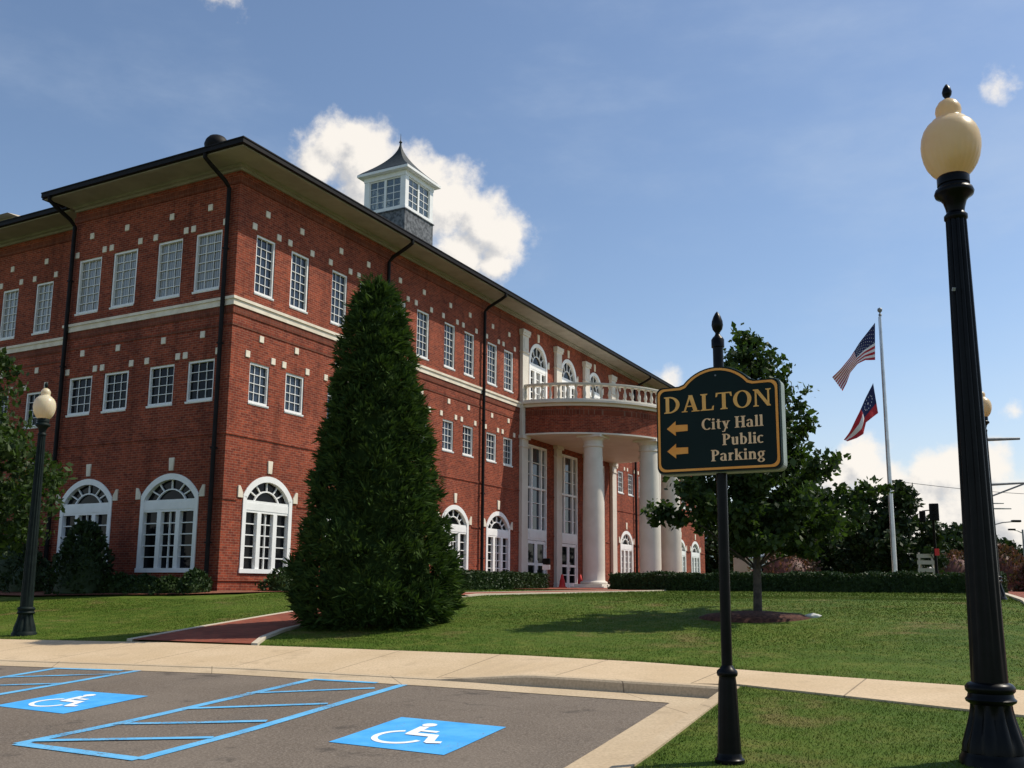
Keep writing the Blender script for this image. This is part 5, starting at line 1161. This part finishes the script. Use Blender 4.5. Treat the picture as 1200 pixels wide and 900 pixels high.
for z in (.6, .95, 1.3, 1.6): mb = MB(); y = -.42 * (1 - z / 1.75) - .04; mb.box(-.36, .36, y - .015, y + .015, z - .09, z + .09); mb.build('slat', M['cream'], t)
# signal post, mast arms and street lights along the street
t = tag(empty('signal_post', wxy(18.55, 42.0), -.45), 'dark post with two black signal heads left of the foreground lamp post', 'traffic signal')
mb = MB(); mb.lathe([(.16, -.2), (.16, .15), (.09, .2), (.065, .5), (.055, 3.75), (.07, 3.78), (0, 3.84)], 12); mb.build('post', M['black'], t, smooth=40)
for x, z, sc in ((.06, 3.05, 1.15), (-.42, 3.0, .75)):
    mb = MB(); w_ = .17 * sc; mb.box(x - w_, x + w_, -.26, -.08, z, z + .66 * sc); hd = mb.build('signal_head', M['black'], t, bevel=.03)
    for k in range(3): mb = MB(); zc = z + (.12 + .21 * k) * sc; mb.tube([(x, -.262, zc), (x, -.40, zc - .01)], .085 * sc, 12, cap=False); mb.build('visor', M['black'], hd)
mb = MB(); mb.tube([(-.42, -.1, 3.5), (0, 0, 3.55)], .025, 6); mb.build('bracket', M['black'], t)
mb = MB(); mb.box(-.02, .16, -.11, -.07, 1.55, 1.85); mb.build('plate', M['conered'], t)
def mast(x, y, zt, length, label, brace=0.0, dz=.1):
    t = tag(empty('mast_arm_pole', wxy(x, y), -.02), label, 'mast arm', 'mast arms along the street'); z = zt - H(us(x, y)[1])
    mb = MB(); mb.lathe([(.14, -.2), (.11, z + .4), (0, z + .45)], 12); mb.build('pole', M['galv'], t, smooth=40)
    mb = MB(); mb.tube([(0, 0, z), (length, 0, z + dz)], [.075, .05], 8); mb.build('arm', M['galv'], t, smooth=60)
    if brace: mb = MB(); mb.tube([(0, 0, z - brace), (length, 0, z - .02 + dz)], .04, 6); mb.build('brace', M['galv'], t)
    return t
mast(17.55, 35.0, 5.56, 1.3, 'nearest and highest mast arm jutting right behind the foreground lamp', dz=.04); mast(22.5, 45.0, 4.98, 1.85, 'braced mast arm jutting right below the highest arm', .62)
mast(37.6, 75.0, 6.42, 1.7, 'distant small mast arm below the braced arm', dz=0); mast(45.2, 90.0, 8.2, 1.3, 'most distant short mast arm right of the foreground lamp', dz=0)
def cobra(x, y, zt, dx, label):
    t = tag(empty('street_light', wxy(x, y), 0), label, 'street light', 'cobra street lights'); z = zt - H(us(x, y)[1])
    mb = MB(); mb.lathe([(.12, -.2), (.07, z), (0, z + .03)], 10); mb.build('pole', M['galv'], t, smooth=40)
    mb = MB(); mb.tube([(0, 0, z - .3), (dx * .5, 0, z - .08), (dx, 0, z)], .04, 6); mb.build('arm', M['galv'], t)
    mb = MB(); mb.box(dx - .28, dx + .28, -.14, .14, z - .06, z + .08); mb.build('lamp_head', M['black'], t, bevel=.04)
cobra(30.0, 60, 4.35, 1.7, 'far cobra head street light reaching right from behind the foreground lamp'); cobra(42.75, 80, 5.1, -.9, 'far cobra head street light reaching left at the right edge')
mb = MB(); A_, B_ = Vector((24.31, 60, 6.81)), Vector((48, 75, 7.6)); mb.tube([A_ + (B_ - A_) * k / 12 - Vector((0, 0, .35 * math.sin(math.pi * k / 12))) for k in range(13)], .018, 4); o = mb.build('power_line', M['black'], None, (0, 0, EYE)); tag(o, 'thin overhead cable crossing the sky right of the flagpole', 'cable')
t = tag(empty('utility_pole', wxy(24.3, 60.0), 0), 'slim dark pole behind the tree by the flagpole carrying the overhead cable', 'pole'); mb = MB(); mb.lathe([(.12, -.2), (.09, 6.85), (0, 6.9)], 10); mb.build('post', M['bark'], t); mb = MB(); mb.box(-.6, .6, -.06, .06, 6.45, 6.6); mb.build('crossarm', M['bark'], t)
# far wood closing the view along the street
P = []
for i in range(420):
    x = rng.uniform(-60, 260); y = rng.uniform(170, 215); h = 3.6 + 2.2 * math.sin(x * .07) + rng.uniform(-1, 1.5); n = 34
    d = rng.normal(size=(n, 3)) * np.array([2.2, 1.6, 1.0]); P.append(d + np.array([x, y, H(us(x, y)[1]) + h * rng.uniform(.25, .75)]))
o = quads_obj('far_wood', rand_quads(np.concatenate(P), 1.5, .9, None, 0), M['dleaf'], None, (0, 0, EYE)); tag(o, 'far low line of dark trees along the horizon', 'wood', kind='stuff')
